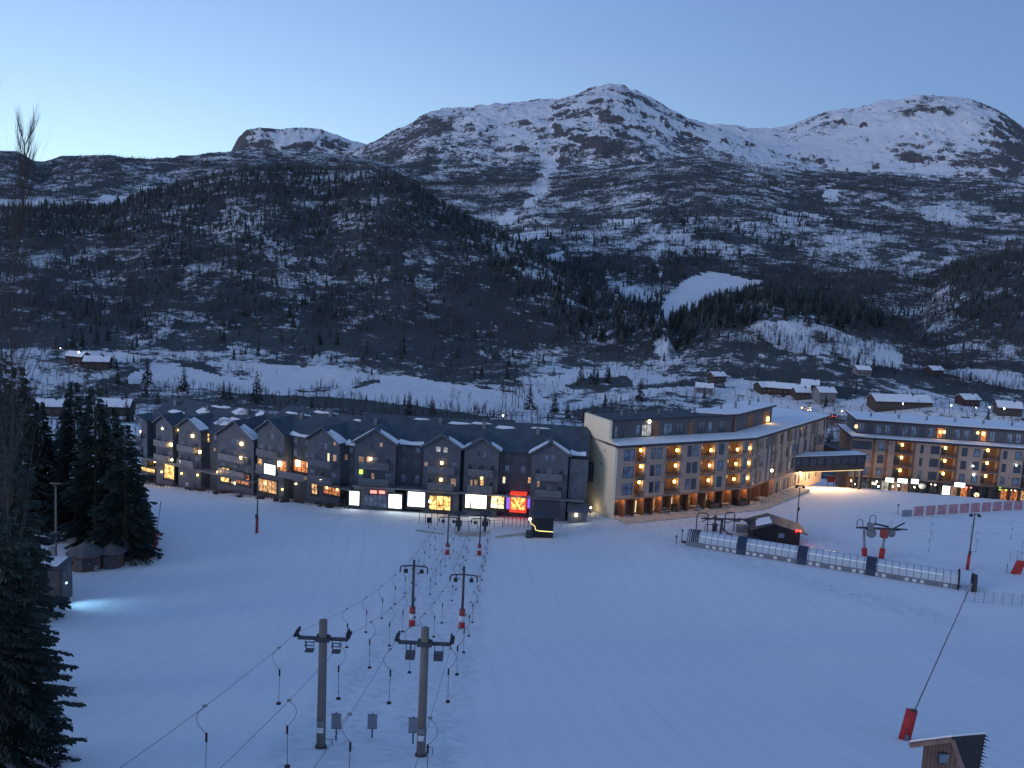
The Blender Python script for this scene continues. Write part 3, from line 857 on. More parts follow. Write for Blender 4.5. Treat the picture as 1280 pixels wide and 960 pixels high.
class Face:
    """facade frame: x along the wall, y outwards (towards the camera side), z up"""
    def __init__(s, p0, p1, z=0.0):
        s.p0 = Vector((p0[0], p0[1], 0)); p1 = Vector((p1[0], p1[1], 0)); s.L = (p1 - s.p0).length
        u = (p1 - s.p0).normalized(); n = Vector((u.y, -u.x, 0))
        s.u, s.n, s.z = u, n, z
        # right-handed placement: x = u, y = -n
        s.rz = math.atan2(u.y, u.x); s.loc = (s.p0.x, s.p0.y, z)
    def uz(s, px, py, d=0.0):
        r = ray(px, py); r = Vector((float(r[0]), float(r[1]), float(r[2])))
        o = s.p0 + s.n * d
        t = (o.dot(s.n)) / Vector((r.x, r.y, 0)).dot(s.n)
        P = r * t
        return (Vector((P.x, P.y, 0)) - s.p0).dot(s.u), P.z + CAMZ - s.z
    def rect(s, x0, y0, x1, y1, d=0.0):
        a = s.uz((x0 + x1) / 2, y1, d)[1]; b = s.uz((x0 + x1) / 2, y0, d)[1]
        ym = (y0 + y1) / 2
        return s.uz(x0, ym, d)[0], s.uz(x1, ym, d)[0], a, b

# ------------------------------------------------------------------ building materials
def plank_mat(name, c, var=0.25, period=1.0, horiz=False):
    m, nt, b = new_mat(name); N, L = nt.nodes, nt.links
    tc = N.new('ShaderNodeTexCoord'); wv = N.new('ShaderNodeTexWave'); wv.wave_type = 'BANDS'; wv.bands_direction = 'Z' if horiz else 'X'
    wv.inputs['Scale'].default_value = period; wv.inputs['Distortion'].default_value = 0.4
    L.new(tc.outputs['Object'], wv.inputs['Vector'])
    no = N.new('ShaderNodeTexNoise'); no.inputs['Scale'].default_value = 0.7; no.inputs['Detail'].default_value = 7; no.inputs['Roughness'].default_value = 0.7
    L.new(tc.outputs['Object'], no.inputs['Vector'])
    rp = N.new('ShaderNodeValToRGB'); rp.color_ramp.elements[0].position = 0.28; rp.color_ramp.elements[1].position = 0.72
    rp.color_ramp.elements[0].color = (*[x * (1 - var) for x in c], 1); rp.color_ramp.elements[1].color = (*[min(1, x * (1 + var)) for x in c], 1)
    L.new(no.outputs['Fac'], rp.inputs['Fac'])
    mx = N.new('ShaderNodeMix'); mx.data_type = 'RGBA'; mx.blend_type = 'MULTIPLY'; mx.inputs[0].default_value = 0.35
    L.new(rp.outputs['Color'], mx.inputs[6]); L.new(wv.outputs['Color'], mx.inputs[7]); L.new(mx.outputs[2], b.inputs['Base Color'])
    b.inputs['Roughness'].default_value = 0.8; b.inputs['Specular IOR Level'].default_value = 0.25
    bp = N.new('ShaderNodeBump'); bp.inputs['Strength'].default_value = 0.4; bp.inputs['Distance'].default_value = 0.03
    L.new(wv.outputs['Fac'], bp.inputs['Height']); L.new(bp.outputs['Normal'], b.inputs['Normal'])
    return m

def glow_mat(name, c, s, room=False):
    """a lit surface; room=True breaks it up like an interior seen through glass"""
    m, nt, b = new_mat(name); N, L = nt.nodes, nt.links
    b.inputs['Base Color'].default_value = (*[x * 0.5 for x in c], 1); b.inputs['Roughness'].default_value = 0.6
    if room:
        tc = N.new('ShaderNodeTexCoord'); vo = N.new('ShaderNodeTexVoronoi'); vo.inputs['Scale'].default_value = 3.1
        mp = N.new('ShaderNodeMapping'); mp.inputs['Scale'].default_value = (1.2, 1, 0.7)
        L.new(tc.outputs['Object'], mp.inputs['Vector']); L.new(mp.outputs['Vector'], vo.inputs['Vector'])
        no = N.new('ShaderNodeTexNoise'); no.inputs['Scale'].default_value = 1.6; no.inputs['Detail'].default_value = 4; L.new(tc.outputs['Object'], no.inputs['Vector'])
        rp = N.new('ShaderNodeValToRGB'); e = rp.color_ramp.elements
        e[0].position = 0.32; e[0].color = (c[0] * .10, c[1] * .07, c[2] * .06, 1); e[1].position = 0.66; e[1].color = (*c, 1)
        k = rp.color_ramp.elements.new(0.5); k.color = (c[0] * .55, c[1] * .4, c[2] * .3, 1)
        mm = N.new('ShaderNodeMath'); mm.operation = 'MULTIPLY_ADD'; mm.inputs[1].default_value = 0.45
        sp_ = N.new('ShaderNodeSeparateColor'); L.new(vo.outputs['Color'], sp_.inputs[0]); L.new(sp_.outputs[0], mm.inputs[0])
        m2 = N.new('ShaderNodeMath'); m2.operation = 'MULTIPLY'; m2.inputs[1].default_value = 0.6; L.new(no.outputs['Fac'], m2.inputs[0])
        L.new(m2.outputs[0], mm.inputs[2]); L.new(mm.outputs[0], rp.inputs['Fac']); L.new(rp.outputs['Color'], b.inputs['Emission Color'])
    else:
        b.inputs['Emission Color'].default_value = (*c, 1)
    b.inputs['Emission Strength'].default_value = s
    return m

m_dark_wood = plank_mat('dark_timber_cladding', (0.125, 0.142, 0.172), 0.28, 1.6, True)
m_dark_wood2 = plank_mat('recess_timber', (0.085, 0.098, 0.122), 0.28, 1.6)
m_roof = mat('slate_roof', (0.060, 0.080, 0.105), 0.85, var=0.3, scale=0.5, stretch=(1, 1, 1), bump=0.2)
m_trim = mat('trim_board', (0.17, 0.18, 0.20), 0.7, scale=2)
m_barge = mat('dark_barge_board', (0.12, 0.13, 0.155), 0.8, scale=2)
m_trim_l = mat('pale_trim', (0.24, 0.24, 0.25), 0.7, scale=2)
m_frame = mat('window_frame', (0.045, 0.048, 0.055), 0.5, scale=3)
m_frame_w = mat('light_window_frame', (0.28, 0.28, 0.29), 0.5, scale=3)
m_snow = mat('lying_snow', (0.78, 0.80, 0.83), 0.8, var=0.06, scale=0.8, bump=0.2, spec=0.1)
m_glass, nt_, b_ = new_mat('window_glass'); b_.inputs['Base Color'].default_value = (0.04, 0.055, 0.075, 1); b_.inputs['Roughness'].default_value = 0.12; b_.inputs['Specular IOR Level'].default_value = 0.9
_n = nt_.nodes.new('ShaderNodeTexNoise'); _n.inputs['Scale'].default_value = 0.35; _b = nt_.nodes.new('ShaderNodeBump'); _b.inputs['Strength'].default_value = 0.15; _b.inputs['Distance'].default_value = 0.3
nt_.links.new(_n.outputs['Fac'], _b.inputs['Height']); nt_.links.new(_b.outputs['Normal'], b_.inputs['Normal'])
m_glass_b, nt2, b2 = new_mat('curtained_glass'); b2.inputs['Base Color'].default_value = (0.13, 0.17, 0.22, 1); b2.inputs['Roughness'].default_value = 0.15; b2.inputs['Specular IOR Level'].default_value = 0.9
_n2 = nt2.nodes.new('ShaderNodeTexNoise'); _n2.inputs['Scale'].default_value = 0.9; _r2 = nt2.nodes.new('ShaderNodeValToRGB')
_r2.color_ramp.elements[0].color = (0.07, 0.10, 0.15, 1); _r2.color_ramp.elements[1].color = (0.22, 0.28, 0.36, 1); _r2.color_ramp.elements[0].position = .35; _r2.color_ramp.elements[1].position = .65
_t2 = nt2.nodes.new('ShaderNodeTexCoord'); nt2.links.new(_t2.outputs['Object'], _n2.inputs['Vector']); nt2.links.new(_n2.outputs['Fac'], _r2.inputs['Fac']); nt2.links.new(_r2.outputs['Color'], b2.inputs['Base Color'])
E = dict(
    dim=glow_mat('dim_warm_room', (1.0, 0.62, 0.40), 0.30, True),
    warm=glow_mat('warm_room', (1.0, 0.60, 0.26), 1.1, True),
    orange=glow_mat('orange_room', (1.0, 0.36, 0.12), 0.75, True),
    yellow=glow_mat('yellow_room', (1.0, 0.66, 0.22), 1.9, True),
    shop=glow_mat('lit_shop', (1.0, 0.98, 0.78), 3.4), shopw=glow_mat('white_lit_shop', (0.92, 1.0, 0.96), 3.6), shopy=glow_mat('mixed_lit_shop', (1.0, 0.82, 0.42), 3.6, True),
    red=glow_mat('red_lit_shop', (1.0, 0.45, 0.12), 2.6, True), redf=glow_mat('red_light', (1.0, 0.06, 0.03), 0.8), purple=glow_mat('violet_light', (0.28, 0.16, 1.0), 0.9),
    screen=glow_mat('lit_screen', (0.80, 1.0, 1.0), 3.0), green=glow_mat('green_sign_light', (0.55, 0.9, 0.12), 2.2), cream=glow_mat('cream_window', (1.0, 0.88, 0.55), 0.95),
    pale=glow_mat('pale_window', (0.85, 0.9, 0.8), 0.5, True))
L_warm = glow_mat('warm_lamp', (1.0, 0.66, 0.22), 14.0)
L_amber = glow_mat('amber_lamp', (1.0, 0.58, 0.13), 12.0)
L_white = glow_mat('white_lamp', (0.85, 1.0, 0.95), 16.0)
L_cream = glow_mat('cream_lamp', (1.0, 0.86, 0.55), 12.0)
L_red = glow_mat('red_lamp', (1.0, 0.03, 0.02), 12.0)
L_redw = glow_mat('red_sign_lamp', (1.0, 0.25, 0.2), 2.2)
m_letter = mat('sign_letters', (0.02, 0.02, 0.02), 0.6)

def point(parent, loc, e, c, r=0.15):
    l = bpy.data.lights.new('lamp_light', 'POINT'); l.energy = e; l.color = c; l.shadow_soft_size = r
    o = bpy.data.objects.new('lamp_light', l); COL.objects.link(o); o.location = loc; o.parent = parent; return o

WCOUNT = {}
def window(par, u0, u1, z0, z1, d, glass, frame=None, mull=1, cross=False, ft=0.07, sill=False):
    """window > pane; d is the wall face, outwards is -y in building space"""
    WCOUNT[par.name] = WCOUNT.get(par.name, 0) + 1
    f = MB(); y = -d
    f.box(u0, u1, y - 0.05, y + 0.03, z0, z0 + ft); f.box(u0, u1, y - 0.05, y + 0.03, z1 - ft, z1)
    f.box(u0, u0 + ft, y - 0.048, y + 0.03, z0 + ft, z1 - ft); f.box(u1 - ft, u1, y - 0.048, y + 0.03, z0 + ft, z1 - ft)
    for k in range(1, mull):
        x = u0 + (u1 - u0) * k / mull; f.box(x - ft / 2, x + ft / 2, y - 0.046, y + 0.03, z0 + ft, z1 - ft)
    if cross: f.box(u0 + ft, u1 - ft, y - 0.044, y + 0.03, (z0 + z1) / 2 - ft / 3, (z0 + z1) / 2 + ft / 3)
    if sill: f.box(u0 - .08, u1 + .08, y - 0.14, y + .02, z0 - 0.06, z0 - 0.002)
    fo = f.build('window', frame or m_frame, par)
    MB().box(u0 + ft * .5, u1 - ft * .5, y - 0.015, y + 0.02, z0 + ft * .5, z1 - ft * .5).build('pane', glass, fo)
    return fo

def wall_lamp(par, u, z, d, m=None, r=0.2, light=0, col=(1, .6, .25)):
    o = MB().box(u - r * .8, u + r * .8, -d - 0.26, -d, z - r, z + r).build('wall_lamp', m or L_warm, par)
    if light: point(o, (u, -d - 0.6, z - 0.1), light, col, 0.2)
    return o

def balcony(par, u0, u1, z, d, dep=1.2, mrail=None, solid=True):
    y = -d
    b = MB(); b.box(u0, u1, y - dep, y, z - 0.16, z)
    b.build('balcony', m_trim, par)
    q = MB()
    if solid:
        for k in range(4):
            zz = z + 0.08 + k * 0.25
            q.box(u0, u1, y - dep - 0.03, y - dep + 0.02, zz, zz + 0.2)
            q.box(u0, u0 + 0.05, y - dep + .02, y, zz, zz + 0.2); q.box(u1 - 0.05, u1, y - dep + .02, y, zz, zz + 0.2)
    q.box(u0, u1, y - dep - 0.05, y - dep + 0.04, z + 1.06, z + 1.12)
    q.build('railing', mrail or m_trim, par)

# ------------------------------------------------------------------ long dark lodge hotel: three joined sections
class SnowParts:
    def __init__(s, par): s.par = par
    def slab(s, q, th): MB().slab(q, th).build('roof_snow', m_snow, s.par)

def lodge(p0, p1, zb, eave, gables, label, seed, lit=(), shops=(), lamps=(), ends=(False, False), ridge=3.4, depth=15.5, skipw=(), blank=()):
    g = random.Random(seed)
    fc = Face(p0, p1, 0.0); L = fc.L
    e = empty('lodge_hotel', (p0[0], p0[1], 0), fc.rz)
    tag(e, label, 'hotel', 'sections of the long dark gabled hotel')
    rec = -1.5                                   # recessed wall line
    w = MB(); w.box(0, L, -rec, depth, zb - 3, eave)
    # end walls of the main roof
    yr = depth / 2 + 0.6
    w.prism([(-rec, eave), (yr, eave + ridge), (depth, eave)], 0.02, L - 0.02)
    G = []
    for (xa, xb, pk) in gables:
        u0 = fc.uz(xa, 585)[0]; u1 = fc.uz(xb, 585)[0]; um = (u0 + u1) / 2
        u0 = max(u0, 0.0); u1 = min(u1, L); h = (u1 - u0) / 2 * 0.64 * pk
        G.append((u0, u1, um, h))
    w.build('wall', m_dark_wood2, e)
    # main roof plates
    r = MB(); r.slab([(-0.3, -rec - 0.7, eave - 0.30), (L + 0.3, -rec - 0.7, eave - 0.30), (L + 0.3, yr, eave + ridge + 0.12), (-0.3, yr, eave + ridge + 0.12)], 0.22)
    r.slab([(-0.3, yr + .02, eave + ridge + 0.12), (L + 0.3, yr + .02, eave + ridge + 0.12), (L + 0.3, depth + .6, eave - 0.2), (-0.3, depth + .6, eave - 0.2)], 0.22)
    slope = (ridge + 0.42) / (yr + rec + 0.7)
    def main_z(y): return eave - 0.30 + (y - (-rec - 0.7)) * slope
    ro = r.build('roof', m_roof, e)
    for k in range(int(L / 9)):                  # chimneys and vents
        cx = 4 + k * 9 + g.uniform(-2, 2); cy = yr - g.uniform(1, 3); hz = main_z(cy)
        MB().box(cx - .3, cx + .3, cy - .3, cy + .3, hz - .3, hz + 0.9).box(cx - .36, cx + .36, cy - .36, cy + .36, hz + .9, hz + 1.0).build('vent', m_trim, ro)
    sn = SnowParts(ro)
    for i, (u0, u1, um, h) in enumerate(G):
        gw = MB(); gw.box(u0, u1, 0, -rec - 0.002, zb - 3, eave)
        gw.prism([(u0, eave + 0.002), (u1, eave + 0.002), (um, eave + h)], 0, -rec + 3, axis='y')
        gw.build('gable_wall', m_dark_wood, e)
        zt = eave + h + 0.22; yb = (zt - (eave - 0.30)) / slope + (-rec - 0.7)
        gr = MB(); ov = 0.55; k = h / ((u1 - u0) / 2)
        gr.slab([(u0 - ov, -0.6, eave + 0.20 - ov * k), (um, -0.6, zt), (um, yb + .3, zt), (u0 - ov, (-rec) + 0.8, eave + 0.20 - ov * k)], 0.2)
        gr.slab([(um + .01, -0.6, zt), (u1 + ov, -0.6, eave + 0.20 - ov * k), (u1 + ov, (-rec) + 0.8, eave + 0.20 - ov * k), (um + .01, yb + .3, zt)], 0.2)
        gr.build('gable_roof', m_roof, e)
        bb = MB()
        for sx, ua in ((-1, u0 - ov), (1, u1 + ov)):
            bb.slab([(ua, -0.68, eave + 0.22 - ov * k), (um, -0.68, zt + .04), (um, -0.60, zt + .04), (ua, -0.60, eave + 0.22 - ov * k)], 0.22)
        bb.build('barge_board', m_barge, e)
        # snow left lying along the lower edges and valleys
        for sx, ua in ((-1, u0 - ov), (1, u1 + ov)):
            if g.random() < (0.75 if seed == 1 else 0.4):
                f0 = g.uniform(0.0, 0.1); f1 = g.uniform(0.35, 0.9); yy0 = -0.55; 
                def gp_(f, y): return (ua + (um - ua) * f, y, eave + 0.20 - ov * k + (zt - (eave + 0.20 - ov * k)) * f + 0.10)
                sn.slab([gp_(f0, g.uniform(0.2, 0.6)), gp_(f1, yy0 + g.uniform(.1, .4)), gp_(min(1, f1 + .1), 0.9), gp_(f1 * .7, 1.6), gp_(f0, 1.9)], 0.12)
                sn.slab([gp_(f0, yy0 + .04), gp_(f1 * 1.05, yy0 + 0.04), gp_(f1, yy0 + .6), gp_(f0, yy0 + .9)], 0.10)
    edges = [0] + [v for gg in G for v in (gg[0], gg[1])] + [L]
    edges = sorted(edges)
    for a, b in zip(edges[0::2], edges[1::2]):
        if b - a > 0.8 and g.random() < 0.8:
            y0 = -rec - 0.65; z = lambda y: main_z(y) + 0.11
            y1 = y0 + g.uniform(0.5, 1.1)
            sn.slab([(a + .2, y0, z(y0)), (b - .2, y0, z(y0)), (b - .3, y1, z(y1)), ((a + b) / 2, y1 - .25, z(y1 - .25)), (a + .3, y1 + .3, z(y1 + .3))], 0.12)
    for k in range(5 if seed != 3 else 16):                           # loose sheets on the main slope
        cx = g.uniform(2, L - 3); cy = g.uniform(3.5, yr - .3) if seed == 3 else g.uniform(yr - 2.0, yr - .4); wd = g.uniform(0.8, 2.6); dp = g.uniform(0.25, 0.6 if seed != 3 else 1.3)
        z = lambda y: main_z(y) + 0.10
        sn.slab([(cx - wd, cy - dp * .6, z(cy - dp * .6)), (cx - wd * .3, cy - dp, z(cy - dp)), (cx + wd * .9, cy - dp * .3, z(cy - dp * .3)), (cx + wd * .6, cy + dp * .3, z(cy + dp * .3)), (cx - wd * .7, cy + dp * .5, z(cy + dp * .5))], 0.09)
    # windows: gables get rows of three, recesses one or two
    lit_uz = []
    for (x0, y0, x1, y1, kind) in lit:
        a, b, c, d_ = fc.rect(x0, y0, x1, y1); lit_uz.append((a, b, c, d_, kind))
    def is_free(u0, u1, z0, z1):
        for a, b, c, d_, _ in lit_uz:
            if u0 < b + .15 and u1 > a - .15 and z0 < d_ + .15 and z1 > c - .15: return False
        return True
    def inG(u): return any(a <= u <= b for a, b, _, _ in G)
    base = eave - 11.3
    for (u0, u1, um, h) in G:
        wdt = u1 - u0
        for fl, zf in enumerate((base + 4.0, base + 6.85)):
            nb = 3 if wdt > 4.5 else 2
            for k in range(nb):
                c = u0 + wdt * (k + 0.5) / nb; ww = 0.5
                z0, z1 = zf + 0.35, zf + 1.85
                if is_free(c - ww, c + ww, z0, z1): window(e, c - ww, c + ww, z0, z1, 0.0, g.choice([m_glass, m_glass, m_glass_b, m_glass_b, E['dim'] if g.random() < .3 else m_glass]), m_trim, mull=2 if k == 1 else 1)
            if (seed * 7 + int(um)) % 3 != 0 or seed == 3: balcony(e, um - wdt * 0.36, um + wdt * 0.36, zf, 0.0, 1.15, m_trim if seed != 3 else m_trim_l)
        for s in (-1, 1):
            c = um + s * 0.55; z0 = base + 9.9; z1 = z0 + 1.1
            if is_free(c - .35, c + .35, z0, z1): window(e, c - 0.35, c + 0.35, z0, z1, 0.0, g.choice([m_glass, m_glass_b]), m_trim)
    for a, b in zip(edges[0::2], edges[1::2]):
        if b - a < 1.6: continue
        nb = max(1, int((b - a) / 2.4))
        for k in range(nb):
            c = a + (b - a) * (k + .5) / nb
            for zf in (base + 4.3, base + 7.2, base + 9.6):
                zt = zf + (1.3 if zf < base + 9 else 1.0)
                if is_free(c - .42, c + .42, zf, zt): window(e, c - .4, c + .4, zf, zt, rec, g.choice([m_glass, m_glass, m_glass_b]), m_trim)
        # rain pipe
        MB().tube([(a + .25, -rec - .1, zb - 1), (a + .25, -rec - .1, eave - .4)], 0.07, 6).build('drain_pipe', m_trim, e)
    for a, b, c, d_, kind in lit_uz:
        um = (a + b) / 2; dd = 0.0 if inG(um) else rec
        if kind == 'lampw': wall_lamp(e, um, (c + d_) / 2, dd, L_white, r=max(.15, (b - a) / 2)); continue
        mm = E[kind]; big = (b - a) > 1.8
        window(e, a, b, c, d_, dd + (0.02 if big else 0), mm, m_frame if big else m_trim, mull=1 if kind in ('shop', 'shopw', 'screen', 'red') else max(1, int((b - a) / 0.9)))
    for (x0, y0, x1, y1, kind) in shops:
        a, b, c, d_ = fc.rect(x0, y0, x1, y1); um = (a + b) / 2; dd = 0.04 if inG(um) else 0.04
        f = MB(); y = -dd
        f.box(a - .25, b + .25, -dd - .12, -rec, d_, d_ + .3); f.box(a - .25, a, -dd - .1, -rec, c - .3, d_); f.box(b, b + .25, -dd - .1, -rec, c - .3, d_); f.box(a - .25, b + .25, -dd - .12, -rec, c - .5, c)
        if kind in ('warm', 'yellow', 'orange', 'shopy', 'dim'):
            n = max(2, int((b - a) / 1.0))
            for k in range(1, n): x = a + (b - a) * k / n; f.box(x - .05, x + .05, -dd - .06, -dd + .03, c, d_)
            f.box(a, b, -dd - .055, -dd + .03, c + (d_ - c) * .3, c + (d_ - c) * .3 + .07)
        fo = f.build('shop_window', E['redf'] if kind == 'red' else m_frame, e)
        MB().box(a, b, -dd - .03, -dd + .035, c, d_).build('pane', E[kind], fo)
        if kind == 'shop':
            q = MB(); x = a + (b - a) * .25; q.cyl(x, -dd - .2, c, c + .9, .14, 8, .1); q.ball(x, -dd - .2, c + 1.05, .13); q.build('display_figure', m_frame, fo)
        if kind in ('shop', 'shopw', 'yellow', 'red', 'shopy'):
            point(fo, (um, -dd - 1.2, d_ - .4), 45, {'shop': (1, .9, .6), 'shopw': (.9, 1, .95), 'yellow': (1, .65, .25), 'red': (1, .35, .1), 'shopy': (1, .75, .35)}[kind], .4)
    for (x, y, mt, rr, li) in lamps:
        u, z = fc.uz(x, y, 0.3); dd = 0.0 if inG(u) else rec
        wall_lamp(e, u, z, dd, mt, rr, li, (1, .62, .3))
    # dark shop front band and canopy at ground level
    cb = MB(); cb.box(0.1, L - .1, -0.7, -rec, base + 3.35, base + 3.6)
    cb.build('canopy', m_trim, e)
    return e, fc, G

W1 = lodge((-27.0, 163.2), (13.4, 160.0), -1.2, 10.8, [(443, 494, 1), (529, 575, 1), (580, 623, 1), (664, 710, 1)],
      'right section of the long dark gabled hotel with white and orange lit shop windows', 1,
      lit=[(474.5, 553, 479, 559, 'dim'), (458, 570, 463, 578, 'dim'), (464, 591, 468.5, 600, 'dim'), (545, 558, 551, 565, 'pale'), (554, 559, 560, 566, 'pale'), (530, 577, 535, 583, 'dim'),
           (587, 599, 591, 607, 'dim'), (592.5, 599, 597, 607, 'dim'), (600, 600, 605, 607, 'warm'), (627, 598, 631, 607, 'cream'), (659, 599, 663, 607, 'warm'), (671, 601, 675, 609, 'dim')],
      shops=[(437, 614, 449, 631, 'shopw'), (486, 618, 502, 635, 'shopw'), (510, 615, 531, 633, 'shopw'), (537, 620, 563, 637, 'yellow'), (582, 618, 608, 635, 'shop'), (614, 619, 630, 635, 'shopy'), (639, 619, 656, 637, 'red')],
      lamps=[(463, 574, L_warm, .22, 12), (552, 579, L_warm, .22, 12), (551, 600, L_warm, .22, 12), (602, 598, L_amber, .18, 0), (451, 590, E['green'], .35, 0), (537, 627, L_cream, .2, 0)])
W2 = lodge((-46.5, 174.0), (-27.2, 163.4), -3.0, 9.9, [(320, 355, 1), (384, 424, 1)],
      'middle section of the long dark hotel with an outdoor screen and lit restaurant balcony', 2,
      lit=[(417, 551, 421, 557, 'dim'), (409, 566, 412.5, 577, 'cream'), (416, 568, 421, 577, 'dim'), (423, 569, 428, 577, 'dim'), (322, 573, 328, 584, 'warm'), (350, 576, 358, 590, 'orange'), (360, 577, 380, 592, 'orange')],
      shops=[(323, 600, 346, 615, 'warm'), (390, 601, 397, 617, 'warm'), (405, 606, 425, 618, 'orange')],
      lamps=[(348.5, 580, L_cream, .42, 25), (364.5, 581, L_cream, .5, 25), (378.5, 584, L_cream, .4, 20), (374, 603, E['green'], .22, 0), (316, 591, L_cream, .16, 0), (331, 604, L_amber, .14, 6), (362, 607, L_cream, .1, 4), (352, 612, L_amber, .12, 5), (400, 600, L_cream, .1, 4), (432, 612, L_amber, .12, 5), (408, 610, L_amber, .14, 0), (421, 612, L_amber, .14, 0)])
W3 = lodge((-74.5, 190.4), (-46.7, 174.2), -6.0, 7.6, [(163, 184, 1), (195, 216, 1), (223, 251, 1), (272, 317, 1)],
      'left section of the long dark hotel, its gables running behind the spruces', 3,
      lit=[(251, 543, 254.5, 554, 'yellow'), (267.5, 545, 270.5, 552, 'yellow'), (305, 571, 311, 578, 'pale'), (196, 570, 201, 577, 'orange')],
      shops=[(276, 585, 287, 602, 'yellow'), (296, 592, 312, 605, 'orange'), (206, 581, 218, 598, 'yellow'), (175, 585, 194, 589, 'yellow')],
      lamps=[(168, 541, L_warm, .24, 10), (215.5, 539, L_warm, .2, 0), (213, 556, L_warm, .26, 10), (239.7, 545, L_warm, .26, 10), (248.8, 565, L_warm, .26, 10), (301, 555, L_warm, .28, 12), (300, 573, L_warm, .28, 12),
             (202, 536, L_cream, .12, 0), (214, 575, L_cream, .16, 0), (224, 577, L_cream, .16, 8), (229, 581, L_cream, .1, 0), (239, 585, L_amber, .18, 8), (266, 584, L_cream, .16, 0), (289, 603, E['dim'], .2, 0), (293, 604, L_cream, .16, 0), (185, 579, L_amber, .12, 6), (226, 592, L_amber, .12, 6), (246, 594, L_amber, .12, 6), (257, 592, L_cream, .1, 4), (271, 590, L_amber, .12, 6), (201, 590, L_amber, .14, 8)])

# things fixed to that hotel
e1, f1, G1 = W1
def on_wall(fc, x0, y0, x1, y1, m, name, parent, d=0.1, th=0.12):
    a, b, c, d_ = fc.rect(x0, y0, x1, y1, d)
    return MB().box(a, b, -d - th, -d, c, d_).build(name, m, parent)
sg = on_wall(f1, 463, 613, 471, 616.5, L_redw, 'sign_light', e1, 0.8); sg = on_wall(f1, 474, 613.5, 481, 617, L_redw, 'sign_light', e1, 0.8)
on_wall(f1, 633, 619, 637, 636, E['purple'], 'violet_column', e1, 0.1); on_wall(f1, 659.5, 620, 662.5, 635, E['purple'], 'violet_column', e1, 0.1)
a, b, c, d_ = f1.rect(455, 618, 484, 634)
window(e1, a, b, c, d_, 0.02, m_glass_b, m_frame, mull=5)
a, b, c, d_ = f1.rect(668, 621, 699, 645)
window(e1, a, b, c, d_, 0.02, m_glass, m_frame, mull=4, cross=True)
# end block of the hotel, to the right of its last gable
UE = f1.uz(710, 600)[0] + .15
eb = MB(); eb.box(UE, f1.L + .25, 0.35, 1.499, -3, 10.0); eb.build('wall', m_dark_wood, e1)
for zf in (3.9, 6.8):
    window(e1, UE + .8, UE + 1.6, zf, zf + 1.2, -0.35, m_glass, m_trim)
MB().box(UE + .2, UE + 3.4, -1.9, 0.345, -1.6, 1.4).prism([(-2.2, 1.4), (0.345, 1.4), (0.345, 2.4)], UE, UE + 3.6).build('porch', m_dark_wood, e1)
wall_lamp(e1, UE + 1.6, .9, 1.9, L_cream, .22, 12, (1, .85, .6))

# outdoor screen on the restaurant balcony
e2, f2, G2 = W2
def thing_on(fc, name): return empty(name, fc.loc, fc.rz)
a, b, c, d_ = f2.rect(331.5, 580.5, 345, 592.5, 1.2)
t = thing_on(f2, 'outdoor_screen'); tag(t, 'bright bluish white outdoor screen below the fourth gable from the left', 'screen')
MB().box(a - .12, b + .12, -1.42, -1.2, c - .12, d_ + .12).build('frame', m_frame, t); MB().box(a, b, -1.45, -1.422, c, d_).build('display', E['screen'], t)
MB().box(a + .3, a + .42, -1.2, 1.4, c + .3, c + .42).box(b - .42, b - .3, -1.2, 1.4, c + .3, c + .42).build('bracket', m_frame, t)
u0, z0 = f2.uz(349, 594, 1.2); u1_, _ = f2.uz(381, 596, 1.2)
q = MB(); q.box(u0, u1_, -1.5, 1.4, z0 - .25, z0); q.box(u0, u1_, -1.55, -1.47, z0, z0 + 1.0); q.build('restaurant_balcony', m_trim, e2)

# ------------------------------------------------------------------ lit apartment hotel with the pale end wall
m_cream = mat('cream_render', (0.80, 0.70, 0.50), 0.85, var=0.05, scale=0.6)
m_grayw = plank_mat('grey_brown_cladding', (0.46, 0.355, 0.30), 0.14, 1.1)
m_pent = plank_mat('dark_penthouse_cladding', (0.14, 0.135, 0.15), 0.2, 1.3)
m_wood = plank_mat('reddish_wood_cladding', (0.30, 0.155, 0.09), 0.25, 2.0)
m_soffit = mat('soffit', (0.3, 0.2, 0.13), 0.8, scale=1)
m_fascia = mat('dark_fascia', (0.035, 0.038, 0.05), 0.6, scale=1)
m_deck = mat('terrace_deck', (0.46, 0.42, 0.38), 0.8, var=0.3, scale=0.7)

def hotel_face(e, fc, zb, top, cols, wins, nfl, fh, gf, seed, narrow=False, rot=None, base_u=(0, None)):
    """strips of cladding between recessed balcony columns. cols: (u0,u1,lamp u per floor)"""
    g = random.Random(seed); L = fc.L
    us = [0.0]
    for c in cols: us += [c[0], c[1]]
    us.append(L)
    wl = MB()
    for a, b in zip(us[0::2], us[1::2]):
        if b - a > 0.02: wl.box(a, b, 0, 0.35, gf, top)
    wl.build('wall', m_grayw, e)
    return wl

